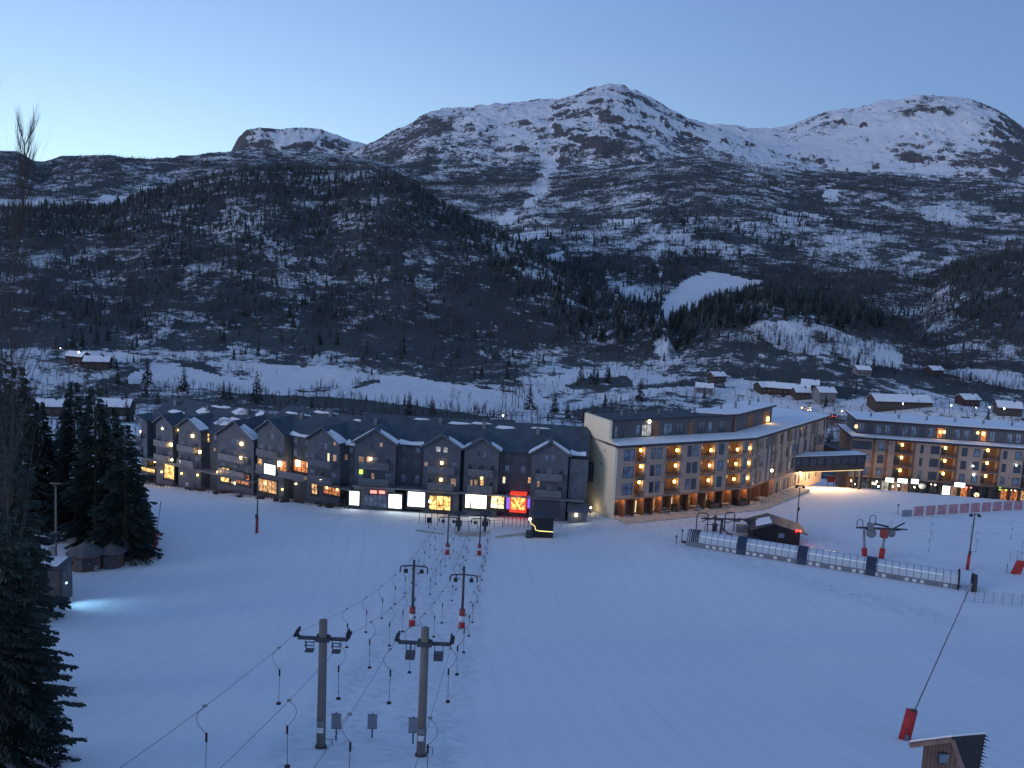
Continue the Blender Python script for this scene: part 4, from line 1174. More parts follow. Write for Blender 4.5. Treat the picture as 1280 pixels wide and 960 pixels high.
def hotel(p0, p1, zb, top, fh, gf, colpx, winpx, lamps, label, nm, seed, depth=14, gmat=None, sh=True, parent=None, rec_m=None):
    g = random.Random(seed); fc = Face(p0, p1, 0.0); L = fc.L
    if parent is None:
        e = empty(nm, (p0[0], p0[1], 0), fc.rz); tag(e, label, 'hotel')
        M = None
    else:
        e = parent; M = Matrix.Translation(Vector(fc.loc)) @ Matrix.Rotation(fc.rz, 4, 'Z')
        M = (Matrix.Translation(e.location) @ Matrix.Rotation(e.rotation_euler.z, 4, 'Z')).inverted() @ M
    cols = []
    for xa, xb in colpx:
        a = fc.uz(xa, 585)[0]; b = fc.uz(xb, 585)[0]; cols.append((max(a, .3), min(b, L - .3)))
    us = [0.0]
    for c in cols: us += [c[0], c[1]]
    us.append(L)
    wl = MB(M)
    for a, b in zip(us[0::2], us[1::2]):
        if b - a > 0.02: wl.box(a, b, 0.0, 1.5, gf, top)
    wl.build('wall', m_grayw, e)
    MB(M).box(0, L, 1.5, depth, zb - 2, top).build('wall', rec_m or m_wood, e)
    MB(M).box(0.0, L, 0.0, 1.498, gf - 0.3, gf - .002).build('soffit', m_soffit, e)
    for i, (a, b) in enumerate(cols):
        nf = int(round((top - gf) / fh))
        for k in range(nf):
            z = gf + k * fh
            bl = MB(M); bl.box(a, b, -0.55, 1.498, z + .01, z + .17)
            bo = bl.build('balcony', m_trim_l, e)
            rl = MB(M); rl.box(a, b, -0.6, -0.54, z + 1.08, z + 1.15); rl.box(a, b, -0.6, -0.56, z + .2, z + .28)
            n = int((b - a) / 0.14)
            for j in range(n + 1): x = a + (b - a) * j / n; rl.box(x - .02, x + .02, -0.59, -0.56, z + .28, z + 1.08)
            rl.build('railing', m_frame, bo)
            dd = MB(M); w0 = a + (b - a) * .1; dd.box(w0, w0 + (b - a) * .34, 1.44, 1.51, z + .2, z + 2.2); dd.build('balcony_door', m_glass, e)
    return e, fc, cols, M

def window_m(e, M, u0, u1, z0, z1, d, glass, frame=None, mull=1, cross=False, ft=0.07):
    f = MB(M); y = -d
    f.box(u0, u1, y - 0.05, y + 0.03, z0, z0 + ft); f.box(u0, u1, y - 0.05, y + 0.03, z1 - ft, z1)
    f.box(u0, u0 + ft, y - 0.048, y + 0.03, z0 + ft, z1 - ft); f.box(u1 - ft, u1, y - 0.048, y + 0.03, z0 + ft, z1 - ft)
    for k in range(1, mull): x = u0 + (u1 - u0) * k / mull; f.box(x - ft / 2, x + ft / 2, y - 0.046, y + 0.03, z0 + ft, z1 - ft)
    if cross: f.box(u0 + ft, u1 - ft, y - 0.044, y + 0.03, (z0 + z1) / 2 - ft / 3, (z0 + z1) / 2 + ft / 3)
    fo = f.build('window', frame or m_frame, e)
    MB(M).box(u0 + ft * .5, u1 - ft * .5, y - 0.015, y + 0.02, z0 + ft * .5, z1 - ft * .5).build('pane', glass, fo)
    return fo

def lamp_m(e, M, u, z, d, m, r=.2, light=0, col=(1, .6, .25)):
    o = MB(M).box(u - r * .75, u + r * .75, -d - .25, -d, z - r, z + r * 1.1).build('wall_lamp', m, e)
    if light:
        p = Vector((u, -d - .5, z)); p = M @ p if M is not None else p
        point(o, p, light, col)
    return o

TOP = 12.5; GF = 3.5; FH = 3.0
H2, fa, ca_, _ = hotel((18.5, 160.0), (44.8, 173.4), 0, TOP, FH, GF, [(794, 805), (832, 849), (876, 892), (909, 926), (934, 944)], None, None,
                       'grey brown apartment hotel with a tall pale end wall and amber balcony lamps', 'apartment_hotel', 5)
_, fb, cb_, Mb = hotel((44.85, 173.43), (67.6, 202.9), 0, TOP, FH, GF, [], None, None, None, None, 6, parent=H2, depth=13)
for (x, y) in ((801, 563), (801, 583), (799, 603), (846.5, 563), (844.5, 582), (843, 602), (889, 563), (887, 582), (885.5, 600.5), (922, 562), (920, 580), (917.5, 599), (940, 560), (938.7, 578.5), (937, 597)):
    u, z = fa.uz(x, y, -.35)
    cc = min(ca_, key=lambda c: abs((c[0] + c[1]) / 2 - u)); u = min(max(u, cc[0] + .25), cc[1] - .25)
    lamp_m(H2, None, u, z, -.5, L_amber, .22, 26, (1, .5, .14))
# windows on the cladding strips: (px0, px1)
g = random.Random(9)
for k, (x0, x1, gm, ml) in enumerate(((779, 792, m_glass_b, 2), (813, 818, m_glass, 1), (820, 826, m_glass_b, 1), (858, 863, m_glass, 1), (865, 871, m_glass, 1), (897, 903, m_glass, 1), (929, 932, m_glass_b, 1))):
    for fl in range(3):
        a = fa.uz(x0, 585)[0]; b = fa.uz(x1, 585)[0]; z = GF + fl * FH
        window_m(H2, None, a, b, z + .55, z + 2.5, 0.0, gm if (fl + k) % 3 else m_glass_b, m_frame, ml)
MB().box(fa.uz(824, 585)[0] + .1, fa.uz(824, 585)[0] + .4, -.03, .02, GF + 2.2, GF + 2.5).build('vent', m_frame, H2)
for k in range(22):
    u = 1.2 + k * 1.68 + g.uniform(-.3, .3)
    if u > fb.L - 1: break
    for fl in range(3):
        if g.random() < 0.32: continue
        z = GF + fl * FH + g.uniform(.2, .5); wd = g.choice([.25, .35, .5])
        window_m(H2, Mb, u - wd, u + wd, z, z + g.choice([1.9, 2.3]), 0.0, g.choice([m_glass, m_glass, m_glass_b, E['pale'] if g.random() < .35 and u > 18 else m_glass_b]), m_frame)
    if g.random() < .45:
        MB(Mb).box(u + .5, u + 1.25, -0.025, 0, GF, TOP - .1).build('cladding_panel', m_wood if g.random() < .5 else m_pent, H2)
lamp_m(H2, Mb, fb.uz(964, 588)[0], fb.uz(964, 588)[1], 0.02, L_cream, .22)
# roof slab with snow; follows the bend
def P(fc, u, d): q = fc.p0 + fc.u * u + fc.n * d; return (q.x, q.y)
nb = (fa.n + fb.n).normalized(); 
def Pm(d): q = fb.p0 + nb * (d / nb.dot(fa.n)); return (q.x, q.y)
Mi = (Matrix.Translation(H2.location) @ Matrix.Rotation(H2.rotation_euler.z, 4, 'Z')).inverted()
def poly_slab(poly, z0, z1, name, m, par, smooth=False):
    q = MB(Mi); n = len(poly)
    q.add([(x, y, z0) for x, y in poly] + [(x, y, z1) for x, y in poly], [tuple(range(n))[::-1], tuple(range(n, 2 * n))] + [(i, (i + 1) % n, n + (i + 1) % n, n + i) for i in range(n)])
    return q.build(name, m, par)
def ring(da, db, u0=-.5, u1=.6): return [P(fa, u0, da), Pm(da), P(fb, fb.L + u1, da), P(fb, fb.L + u1, db), Pm(db), P(fa, u0, db)]
rs_ = poly_slab(ring(.65, -14), TOP, TOP + .38, 'roof', m_fascia, H2)
poly_slab(ring(.5, -14, -.3, .5), TOP + .382, TOP + .62, 'roof_snow', m_snow, rs_)
# penthouse
PU = fb.uz(966, 520, -4)[0]
pent = [P(fa, 0.4, -4.2), Pm(-4.2), P(fb, PU, -4.2), P(fb, PU, -10), Pm(-10), P(fa, 0.4, -10)]
poly_slab(pent, TOP + .4, TOP + 3.75, 'penthouse', m_pent, H2)
pr_ = [P(fa, 0.1, -3.6), Pm(-3.6), P(fb, PU + .5, -3.6), P(fb, PU + .5, -10.4), Pm(-10.4), P(fa, 0.1, -10.4)]
prf = poly_slab(pr_, TOP + 3.752, TOP + 4.02, 'roof', m_fascia, H2)
qa = fa.L - 9
pr2 = [P(fa, qa, -7.5), P(fa, qa + 6, -4.0), Pm(-3.9), P(fb, PU + .3, -3.9), P(fb, PU + .3, -10.2), Pm(-10.2), P(fa, qa + 3, -10.2)]
poly_slab(pr2, TOP + 4.022, TOP + 4.2, 'roof_snow', m_snow, prf)
for k in range(9):
    q = P(fa if k < 5 else fb, 5 + k * 4 if k < 5 else (k - 4) * 3.2, -7 - (k % 2) * 1.5)
    MB(Mi).cyl(q[0], q[1], TOP + 4.0, TOP + 4.9, .2, 8).cyl(q[0], q[1], TOP + 4.9, TOP + 5.02, .3, 8).build('vent', m_trim, prf)
for x0, x1, gm in ((768, 772, m_glass_b), (776, 780, m_glass), (794, 800, m_glass_b), (802, 814, E['pale']), (829, 840, m_glass_b), (844, 854, m_glass), (872, 881, m_glass), (884, 890, m_glass_b), (898, 906, m_glass)):
    a = fa.uz(x0, 538, -4.2)[0]; b = fa.uz(x1, 538, -4.2)[0]
    window_m(H2, None, a, b, TOP + .75, TOP + 2.9, -4.2 + .003, gm, m_frame, 2 if b - a > 1.3 else 1)
for x0, x1 in ((816, 823), (861, 866)):
    a = fa.uz(x0, 538, -4.2)[0]; b = fa.uz(x1, 538, -4.2)[0]; MB().box(a, b, 4.15, 4.2, TOP + .5, TOP + 3.2).build('cladding_panel', m_wood, H2)
for x0, x1 in ((908, 914), (933, 941), (953, 960)):
    a = fb.uz(x0, 530, -4.2)[0]; b = fb.uz(x1, 530, -4.2)[0]
    if b > a: MB(Mb).box(max(a, .2), max(b, .9), 4.15, 4.2, TOP + .5, TOP + 3.2).build('cladding_panel', m_wood, H2)
u, z = fa.uz(812, 527, -4); lamp_m(H2, None, u, z, -4.15, L_cream, .24, 12, (1, .75, .4))
u, z = fb.uz(960, 524, -4); lamp_m(H2, Mb, u, z, -4.15, L_amber, .4, 25, (1, .6, .2))
# pale end wall: tall rear part and a lower front part
sd_ = Face((18.5, 160.0), P(fa, 0, -14), 0.0)
ew = MB(Mi)
n2 = -fa.u
def EW(u, o): q = fa.p0 + (-fa.n) * u + n2 * o; return (q.x, q.y)
for (u0, u1, z1) in ((0, 2.2, TOP + .2), (2.2, 10.6, 16.7)):
    for_ = [EW(u0, 0), EW(u0, .5), EW(u1, .5), EW(u1, 0)]
    n = 4; ew.add([(x, y, -2) for x, y in for_] + [(x, y, z1 + (0 if i in (0, 1) or u0 > 1 else 0.9)) for i, (x, y) in enumerate(for_)], [(3, 2, 1, 0), (4, 5, 6, 7), (0, 1, 5, 4), (1, 2, 6, 5), (2, 3, 7, 6), (3, 0, 4, 7)])
ewo = ew.build('end_wall', m_cream, H2)
# link box between the two hotels
lb = MB(Mi); q0 = EW(6.5, .5); q1 = EW(10.5, .5); q2 = EW(10.5, 4.5); q3 = EW(6.5, 3.8)
lb.add([(x, y, 5.0) for x, y in (q0, q1, q2, q3)] + [(x, y, 8.3) for x, y in (q0, q1, q2, q3)], [(3, 2, 1, 0), (4, 5, 6, 7), (0, 1, 5, 4), (1, 2, 6, 5), (2, 3, 7, 6), (3, 0, 4, 7)])
lb.build('link_corridor', m_fascia, H2)
for u_, z_ in ((3.2, 11.2), (4.1, 8.7), (9.5, 1.1)):
    a = EW(u_, .5); b = EW(u_, .75); MB(Mi).box(a[0] - .1, a[0] + .1, a[1] - .12, a[1] + .1, z_, z_ + .3).build('vent', m_frame, ewo)
# ground floor of the lit hotel: glass doors, wood piers, down-lights
for k in range(15):
    u = 1.4 + k * 1.92
    if u > fa.L - 1: break
    window_m(H2, None, u - .5, u + .35, .25, 2.5, -1.5 + .003, (E['warm'], m_glass_b, E['cream'], m_glass)[k % 4] if k not in (0,) else m_glass, m_frame)
    MB().box(u + .72, u + .98, .05, 1.498, -1, GF - .302).build('pier', m_wood, H2)
    if k % 2 == 0:
        o = MB().cyl(u, 0.95, GF - .36, GF - .302, .14, 8).build('down_light', L_amber, H2); point(o, (u, 0.5, GF - .55), 38, (1, .56, .26), .15)
        point(o, (u, -2.0, GF - .9), 16, (1, .62, .32), .3)
MB(Mb).box(11.5, fb.L, 0, .04, -1.5, GF).box(11.5, 11.7, 0.04, 1.49, -1.5, GF).build('wall', m_grayw, H2)
for k in range(12):
    u = 12.4 + k * 1.9
    if u > fb.L - 1: break
    window_m(H2, Mb, u, u + .8, .2, 2.4, 0.0, (m_glass, E['dim'], m_glass_b)[k % 3], m_frame)
for k in range(3):
    u = .6 + k * 4.2
    MB(Mb).box(u - .15, u + .15, .05, 1.498, -2, GF - .302).build('pier', m_wood, H2)
    window_m(H2, Mb, u + .8, u + 2.6, .3, 2.6, -1.497, (E['warm'], m_glass, E['dim'])[k % 3], m_frame, 2)
    o = MB(Mb).cyl(u + 1.2, 0.95, GF - .36, GF - .302, .14, 8).build('down_light', L_amber, H2); point(o, Mb @ Vector((u + 1.2, .8, GF - .55)), 34, (1, .56, .26), .15); point(o, Mb @ Vector((u + 1.2, -2.0, GF - .9)), 18, (1, .62, .32), .3)
# terrace
tr = poly_slab(ring(3.6, .02, .2, -16), -1.5, 0.14, 'terrace', m_deck, H2)

# ------------------------------------------------------------------ right hand hotel with the row of signs
H3, fr, cr_, _ = hotel((76.3, 210.2), (128.0, 203.5), -5.4, 7.0, 2.9, -1.7, [(1116, 1138), (1174, 1193), (1227, 1246), (1278, 1292)], None, None,
                       'brown hotel at the right edge with a row of bright signs on its ground floor', 'apartment_hotel', 8)
for (x, y) in ((1128, 556), (1127, 572), (1125, 588), (1182, 560), (1181, 576), (1179, 592), (1235, 563), (1234, 579), (1232, 595)):
    u, z = fr.uz(x, y, -.35); lamp_m(H3, None, u, z, -.5, L_amber, .27, 26, (1, .5, .14))
for (x0, x1, gm, ml) in ((1062, 1087, m_glass_b, 4), (1095, 1103, m_glass_b, 1), (1148, 1152, m_glass, 1), (1161, 1172, m_glass, 2), (1200, 1207, m_glass, 1), (1215, 1223, m_glass_b, 1), (1252, 1257, m_glass, 1), (1267, 1276, m_glass_b, 1)):
    for fl in range(3):
        a = fr.uz(x0, 585)[0]; b = fr.uz(x1, 585)[0]; z = -1.7 + fl * 2.9
        window_m(H3, None, a, b, z + .5, z + 2.35, 0.0, gm if (fl + x0) % 4 else (m_glass_b if gm is m_glass else m_glass), m_frame, ml)
g = random.Random(31)
for k in range(26):
    u = g.uniform(1, fr.L - 1); z = -1.7 + g.choice([0, 1, 2]) * 2.9 + 2.0
    if any(a - .4 < u < b + .4 for a, b in cr_): continue
    MB().box(u - .12, u + .12, -.04, 0, z, z + .3).build('vent', m_frame, H3)
for (x0, x1) in ((1089, 1093), (1105, 1109), (1140, 1143), (1194, 1197), (1247, 1250)):
    a = fr.uz(x0, 575)[0]; b = fr.uz(x1, 575)[0]; MB().box(a, b, -.03, 0, -1.7, 6.9).build('cladding_panel', m_wood, H3)
L3 = fr.L
rr_ = MB(); rr_.box(-.5, L3 + .5, -.6, 14.5, 7.0, 7.4); r3 = rr_.build('roof', m_fascia, H3)
MB().box(-.4, L3 + .4, -.5, 14.4, 7.402, 7.62).build('roof_snow', m_snow, r3)
MB().box(1.2, L3, 2.6, 13.5, 7.4, 10.5).build('penthouse', m_pent, H3)
r4 = MB().box(.8, L3 + .4, 2.0, 14.2, 10.5, 10.8).build('roof', m_fascia, H3)
MB().box(1.0, L3 + .3, 2.6, 14.0, 10.802, 10.98).build('roof_snow', m_snow, r4)
for k in range(8): MB().cyl(5 + k * 6.1, 7, 10.9, 11.7, .22, 8).cyl(5 + k * 6.1, 7, 11.7, 11.8, .32, 8).build('vent', m_trim, r4)
for i in range(22):
    x0 = 1073 + i * 11; 
    a = fr.uz(x0, 535, -2.6)[0]; b = fr.uz(x0 + 7, 535, -2.6)[0]
    if b > L3 - .5: break
    kind = E['orange'] if (abs(x0 - 1172) < 6 or abs(x0 - 1227) < 6) else (m_glass_b if i % 3 != 1 else m_glass)
    window_m(H3, None, a, b, 7.8, 10.1, -2.6 + .003, kind, m_frame, 2)
for x, y, r_ in ((1070, 533, .28), (1175, 540, .2), (1180, 540, .25), (1222, 541, .2), (1229, 542, .28)):
    u, z = fr.uz(x, y, -2.6); lamp_m(H3, None, u, z, -2.55, L_amber, r_, 10)
# ground floor shops
MB().box(0.2, L3 - .2, -0.9, -.02, -1.95, -1.72).build('canopy', m_fascia, H3)
gl = random.Random(4)
for k in range(24):
    u = 1 + k * 2.1
    if u > L3 - 2: break
    kind = gl.choice([m_glass, m_glass, m_glass_b, E['dim'], E['orange'], E['pale']]) if u < 36 else gl.choice([E['pale'], E['warm'], m_glass_b])
    if k in (2, 12): kind = m_glass
    window_m(H3, None, u, u + 1.7, -5.0, -2.3, -1.5 + .003, kind, m_frame, 2)
    MB().box(u - .28, u - .12, .2, 1.498, -7, -2.0).build('pier', m_pent, H3)
def sign3(x0, y0, x1, y1, m, label, oval=False, frame=True, name='shop_sign', letters=None):
    a, b, c, d_ = fr.rect(x0, y0, x1, y1, 1.0); t = thing_on(fr, name); tag(t, label, 'sign')
    if oval:
        n = 20; cx, cz = (a + b) / 2, (c + d_) / 2
        MB().prism([(cx + (b - a) / 2 * math.cos(6.283 * k / n), cz + (d_ - c) / 2 * math.sin(6.283 * k / n)) for k in range(n)], -1.12, -1.0, axis='y').build('light_panel', m, t)
        MB().prism([(cx + (b - a) * .56 * math.cos(6.283 * k / n), cz + (d_ - c) * .56 * math.sin(6.283 * k / n)) for k in range(n)], -1.0, -.92, axis='y').build('frame', m_frame, t)
    else:
        MB().box(a, b, -1.12, -1.0, c, d_).build('light_panel', m, t)
        MB().box(a - .1, b + .1, -1.0, -.9, c - .1, d_ + .1).build('frame', m_frame, t)
    if letters:
        q = MB(); n = letters; w_ = (b - a) / (n + .6)
        for k in range(n):
            x = a + w_ * (k + .45); z0 = c + (d_ - c) * .28; z1 = c + (d_ - c) * .72
            q.box(x, x + .07, -1.135, -1.122, z0, z1); q.box(x + .07, x + w_ * .55, -1.135, -1.122, z1 - .06, z1) if k % 2 else q.box(x + .07, x + w_ * .55, -1.135, -1.122, z0, z0 + .06)
        q.build('lettering', m_letter, t)
    MB().box((a + b) / 2 - .05, (a + b) / 2 + .05, -.9, -.2, (c + d_) / 2, (c + d_) / 2 + .1).build('bracket', m_frame, t)
    return t
S_w = glow_mat('white_sign_light', (0.88, 1.0, 1.0), 3.5)
t = sign3(1107, 597.5, 1117, 602.5, S_w, 'white lit sign, leftmost in the row of three above the shops of the right hotel', letters=0)
t = sign3(1122, 598.5, 1134, 603.5, S_w, 'widest white lit sign, middle of the row of three on the right hotel')
t = sign3(1139, 599, 1148, 604.5, S_w, 'white lit sign, right one of the row of three on the right hotel')
t = sign3(1148, 604, 1157, 611, E['pale'], 'pale oval sign below the right one of three white signs', oval=True)
t = sign3(1178, 607.5, 1187, 618, S_w, 'tall bright white screen between shop signs of the right hotel', name='lit_display')
t = sign3(1193, 603.5, 1206, 608.5, S_w, 'white lit sign above the small red lights of the right hotel')
t = sign3(1217, 616, 1224, 621, L_cream if False else E['shopy'], 'small yellowish oval lamp sign at the foot of the right hotel', oval=True)
for k, x in enumerate((1204, 1209.5, 1215)):
    u, z = fr.uz(x, 610, .8); lamp_m(H3, None, u, z, .05, L_redw, .2)
for (x, y, mt, r_) in ((1064, 601, L_cream, .16), (1068, 605, L_cream, .16), (1091, 604, L_cream, .14), (1096, 602, L_cream, .16), (1098, 608, L_white, .14), (1094, 605, L_cream, .13), (1116, 608, L_cream, .1), (1123, 607, L_white, .18), (1143, 609, L_cream, .12),
                    (1164, 605, L_cream, .12), (1169, 606, L_cream, .15), (1250, 611, E['green'], .25), (1257.5, 612, E['green'], .22), (1264, 612, L_cream, .1), (1269, 613, L_cream, .1), (1217, 583, L_white, .12), (1218, 594, L_white, .16), (1271, 582, L_white, .12)):
    u, z = fr.uz(x, y, 0.5); lamp_m(H3, None, u, z, 0.4 if y > 600 else .02, mt, r_)
for k in range(5): point(H3, (6 + k * 9, -1.4, -2.6), 22, (1, .85, .65), .2)
# walkway bridge between the two hotels
P0b = fb.p0 + fb.u * (fb.uz(993, 585)[0])
bf = Face((P0b.x - .3, P0b.y), (74.2, 196.2), 0.0)
t = empty('footbridge', bf.loc, bf.rz); tag(t, 'enclosed glazed footbridge joining the two hotels above the warmly lit passage', 'footbridge')
LB = bf.L; zB = bf.uz(1025, 589)[1]; zT = bf.uz(1025, 572)[1]
MB().box(0, LB, 0, 3, zB, zB + .5).build('floor', m_fascia, t); MB().box(0, LB, -.2, 3.2, zT, zT + .35).build('roof', m_fascia, t)
MB().box(0, LB, -.15, 3.15, zT + .352, zT + .5).build('roof_snow', m_snow, t)
q = MB(); 
for k in range(10): x = LB * k / 9; q.box(x - .06, x + .06, 0, .12, zB + .5, zT)
q.box(0, LB, -.02, .12, zB + .5, zB + 1.3); q.build('frame', m_fascia, t)
MB().box(0.05, LB - .05, .13, .16, zB + 1.3, zT).build('pane', m_glass, t)
MB().box(0.3, 2.2, .17, .2, zB + .8, zT).box(LB - 1.6, LB - .4, .17, .2, zB + .8, zT).build('lit_pane', E['pale'], t)
MB().box(.2, LB - .2, .02, .1, zB - .14, zB - .05).build('strip_light', glow_mat('passage_strip_light', (1, .68, .25), 1.4), t)
MB().box(LB - 3.2, LB - .02, 3.2, 14.5, zB, zB + .5).box(LB - 3.2, LB - .02, 3.2, 14.5, zB + .502, zT + .34).build('corridor', m_fascia, t)
MB().box(LB - .6, LB - .1, .3, .8, -8, zB).box(LB - .6, LB - .1, 2.3, 2.8, -8, zB).build('pillar', m_fascia, t)
point(t, (3.5, 1.4, zB - .5), 1500, (1, .60, .27), .3); point(t, (8, 1.4, zB - .5), 2200, (1, .62, .30), .3); point(t, (12.5, 1.4, zB - .5), 2200, (1, .62, .30), .3)
# ------------------------------------------------------------------ ski lifts and piste furniture
m_galv = mat('galvanised_steel', (0.22, 0.235, 0.26), 0.5, metal=0.5, scale=2)
m_dsteel = mat('dark_painted_steel', (0.05, 0.055, 0.07), 0.5, scale=2)
m_pole_wood = mat('weathered_pole_wood', (0.17, 0.16, 0.155), 0.9, var=0.35, scale=3, stretch=(1, 1, .1), bump=.3)
m_red = mat('red_padding', (0.42, 0.035, 0.035), 0.6, var=0.3, scale=1.5, bump=.2)
m_redfab = mat('faded_red_padding', (0.30, 0.06, 0.06), 0.7, var=0.3, scale=2)
m_pinkfab = mat('faded_pinkish_padding', (0.44, 0.24, 0.27), 0.7, var=0.3, scale=1)
m_white = mat('white_paint', (0.6, 0.62, 0.66), 0.6, scale=3)
m_black = mat('black_plastic', (0.02, 0.022, 0.028), 0.6, scale=3)
m_net = mat('grey_mesh_board', (0.22, 0.25, 0.30), 0.8, scale=8)
m_brown = plank_mat('brown_hut_boards', (0.13, 0.095, 0.085), 0.25, 2.0)
m_bargew = mat('weathered_barge_board', (0.20, 0.14, 0.12), .8, scale=2)
m_felt = mat('grey_felt_roof', (0.10, 0.105, 0.115), 0.9, var=.3, scale=1.2)

def up_at(px, py, loc):
    """height above a foot point whose picture column/row is px,py"""
    r = ray(px, py); t = math.hypot(loc[0], loc[1]) / math.hypot(r[0], r[1]); return float(r[2]) * t + CAMZ - loc[2]

def foot(px, py, t0=20, t1=300): return on_ground(px, py, t0, t1)[0]

TOWERS = {}
def lift_tower(key, fx, fy, tx, ty, armpx, half, kind, label):
    loc = foot(fx, fy); H = up_at(tx, ty, loc); A = up_at(tx, armpx, loc)
    e = empty('lift_tower', loc, 0.0); tag(e, label, 'lift tower')
    ry = 0.0
    if kind == 'wood':
        w = 0.26
        q = MB(); q.tube([(0, 0, -.6), (0, 0, H)], w * 1.12, 12, w * .95); q.build('pole', m_pole_wood, e, smooth=True)
        q = MB(); q.box(-half, half, -.10, .10, A - .1, A + .1); q.box(-half * .28, half * .28, -.30, -.10, A - .14, A + .14)
        q.box(-half * .28, half * .28, .10, .30, A - .14, A + .14); q.build('crossarm', m_dsteel, e, bevel=.02)
        for s in (-1, 1):
            q = MB(); x = s * half
            q.tube([(x * .92, 0, A), (x * 1.04, 0, A + .28)], .09, 6); q.box(x * 1.04 - .1, x * 1.04 + .1, -.5, .5, A + .22, A + .36)
            for k in (-.36, -.12, .12, .36): q.tube([(x * 1.04 - .09 * s - .05, k, A + .42), (x * 1.04 - .09 * s + .05, k, A + .42)], .14, 10)
            q.build('sheave_assembly', m_black, e)
            b = MB(); bx = s * half * .53; bw = .26
            b.tube([(bx - bw, 0, A - .1), (bx - bw, 0, A - .62)], .025, 5); b.tube([(bx + bw, 0, A - .1), (bx + bw, 0, A - .62)], .025, 5)
            if key == 'T2': b.box(bx - bw - .02, bx + bw + .02, -.3, .3, A - .98, A - .6)
            else:
                for zz in (A - .38, A - .8): b.tube([(bx - bw, -.25, zz), (bx + bw, -.25, zz)], .035, 5); b.tube([(bx - bw, .25, zz), (bx + bw, .25, zz)], .035, 5)
                b.tube([(bx - bw, .25, A - .38), (bx - bw, .25, A - .8), (bx + bw, -.25, A - .8)], .035, 5); b.box(bx - bw, bx + bw, -.25, .25, A - .84, A - .8)
            b.build('cable_catcher' if key != 'T2' else 'counterweight_box', m_dsteel, e)
            q = MB(); q.box(s * .3 - .05, s * .3 + .05, -.06, .06, A + .1, A + .28); q.build('bolt', m_dsteel, e)
        for zz in (1.15, 1.6): MB().box(-.2, .2, -w * 1.2 - .04, -w * 1.1, zz, zz + .34).build('plate', m_white if zz < 1.5 else m_galv, e)
        MB().tube([(0, 0, -.1), (0, 0, .18)], .42, 14, .34).build('footing', m_dsteel, e)
        # loose snow hollow at the foot
        MB().tube([(w, 0, .6), (w + .45, .05, .55), (w + .45, .05, .1)], .03, 5).build('step_iron', m_galv, e)
    else:
        r = .15 if kind == 'steel' else .10
        MB().tube([(0, 0, -.6), (0, 0, H)], r * 1.15, 12, r * .9).build('pole', m_dsteel, e, smooth=True)
        q = MB(); x = half
        q.tube([(-x, 0, A - .75), (-x, 0, A - .25), (-x * .93, 0, A - .03), (-x * .6, 0, A + .04), (0, 0, A + .08), (x * .6, 0, A + .04), (x * .93, 0, A - .03), (x, 0, A - .25), (x, 0, A - .75)], .085, 8); q.build('crossarm', m_dsteel, e)
        for s in (-1, 1):
            b = MB(); b.box(s * x * .58 - .22, s * x * .58 + .22, -.22, .22, A - .75, A - .4); b.tube([(s * x * .58, 0, A - .4), (s * x * .58, 0, A)], .03, 5); b.build('sheave_assembly', m_black, e)
        pz = 2.25 if kind == 'steel' else 1.7; pr = .38 if kind == 'steel' else .3
        MB().tube([(0, 0, .02), (0, 0, .75)], pr, 14, pr * .96).build('pad', m_red, e, smooth=True)
        MB().tube([(0, 0, .75), (0, 0, pz * .68)], pr * .9, 14).build('pad', m_white, e, smooth=True)
        MB().tube([(0, 0, pz * .68), (0, 0, pz)], pr * .98, 14, pr * .85).build('pad', m_redfab, e, smooth=True)
    TOWERS[key] = (loc, A, half * (1.04 if kind == 'wood' else 1.0), -.58 if kind != 'wood' else .3)
    return e
lift_tower('T1', 401, 935, 407, 775, 798, 1.55, 'wood', 'thick wooden lift pole nearest the left, wire cages hanging under its crossarm')
lift_tower('T2', 526, 945, 534, 785, 804, 1.62, 'wood', 'thick wooden lift pole with two dark boxes hanging under its crossarm')
lift_tower('T3', 515, 782, 518, 700, 708, 1.55, 'steel', 'left slim steel lift mast with a red and white pad and drooping arm ends')
lift_tower('T4', 577, 785, 580, 708, 719, 1.55, 'steel', 'right slim steel lift mast with red and white pad, nearer than its left twin')
lift_tower('T5', 559, 693, 562, 641, 647, 1.35, 'thin', 'left thin mast in front of the long hotel with a small red pad')
lift_tower('T6', 599, 694, 602, 643, 649, 1.35, 'thin', 'right thin mast in front of the long hotel with a small red pad')

def tip(key, s):
    loc, A, half, dz = TOWERS[key]; return Vector((loc.x + s * half, loc.y, loc.z + A + dz))
def strand(keys, s):
    P = [tip(k, s) for k in keys]
    d = P[0] - P[1]; up_ = P[0] + Vector((d.x * .96, d.y * .96, 0)); up_.z = ground(up_.x, up_.y) + (P[0].z - ground(P[0].x, P[0].y)) - .3
    end = P[-1] + (P[-1] - P[-2]).normalized() * 14; end.z = ground(end.x, end.y) + 3.0
    P = [up_] + P + [end]; out = []
    for a, b in zip(P[:-1], P[1:]):
        n = 24
        for k in range(n):
            u = k / n; q = a.lerp(b, u); q.z -= 4 * u * (1 - u) * (b - a).length * .012; out.append(q)
    out.append(P[-1]); return out

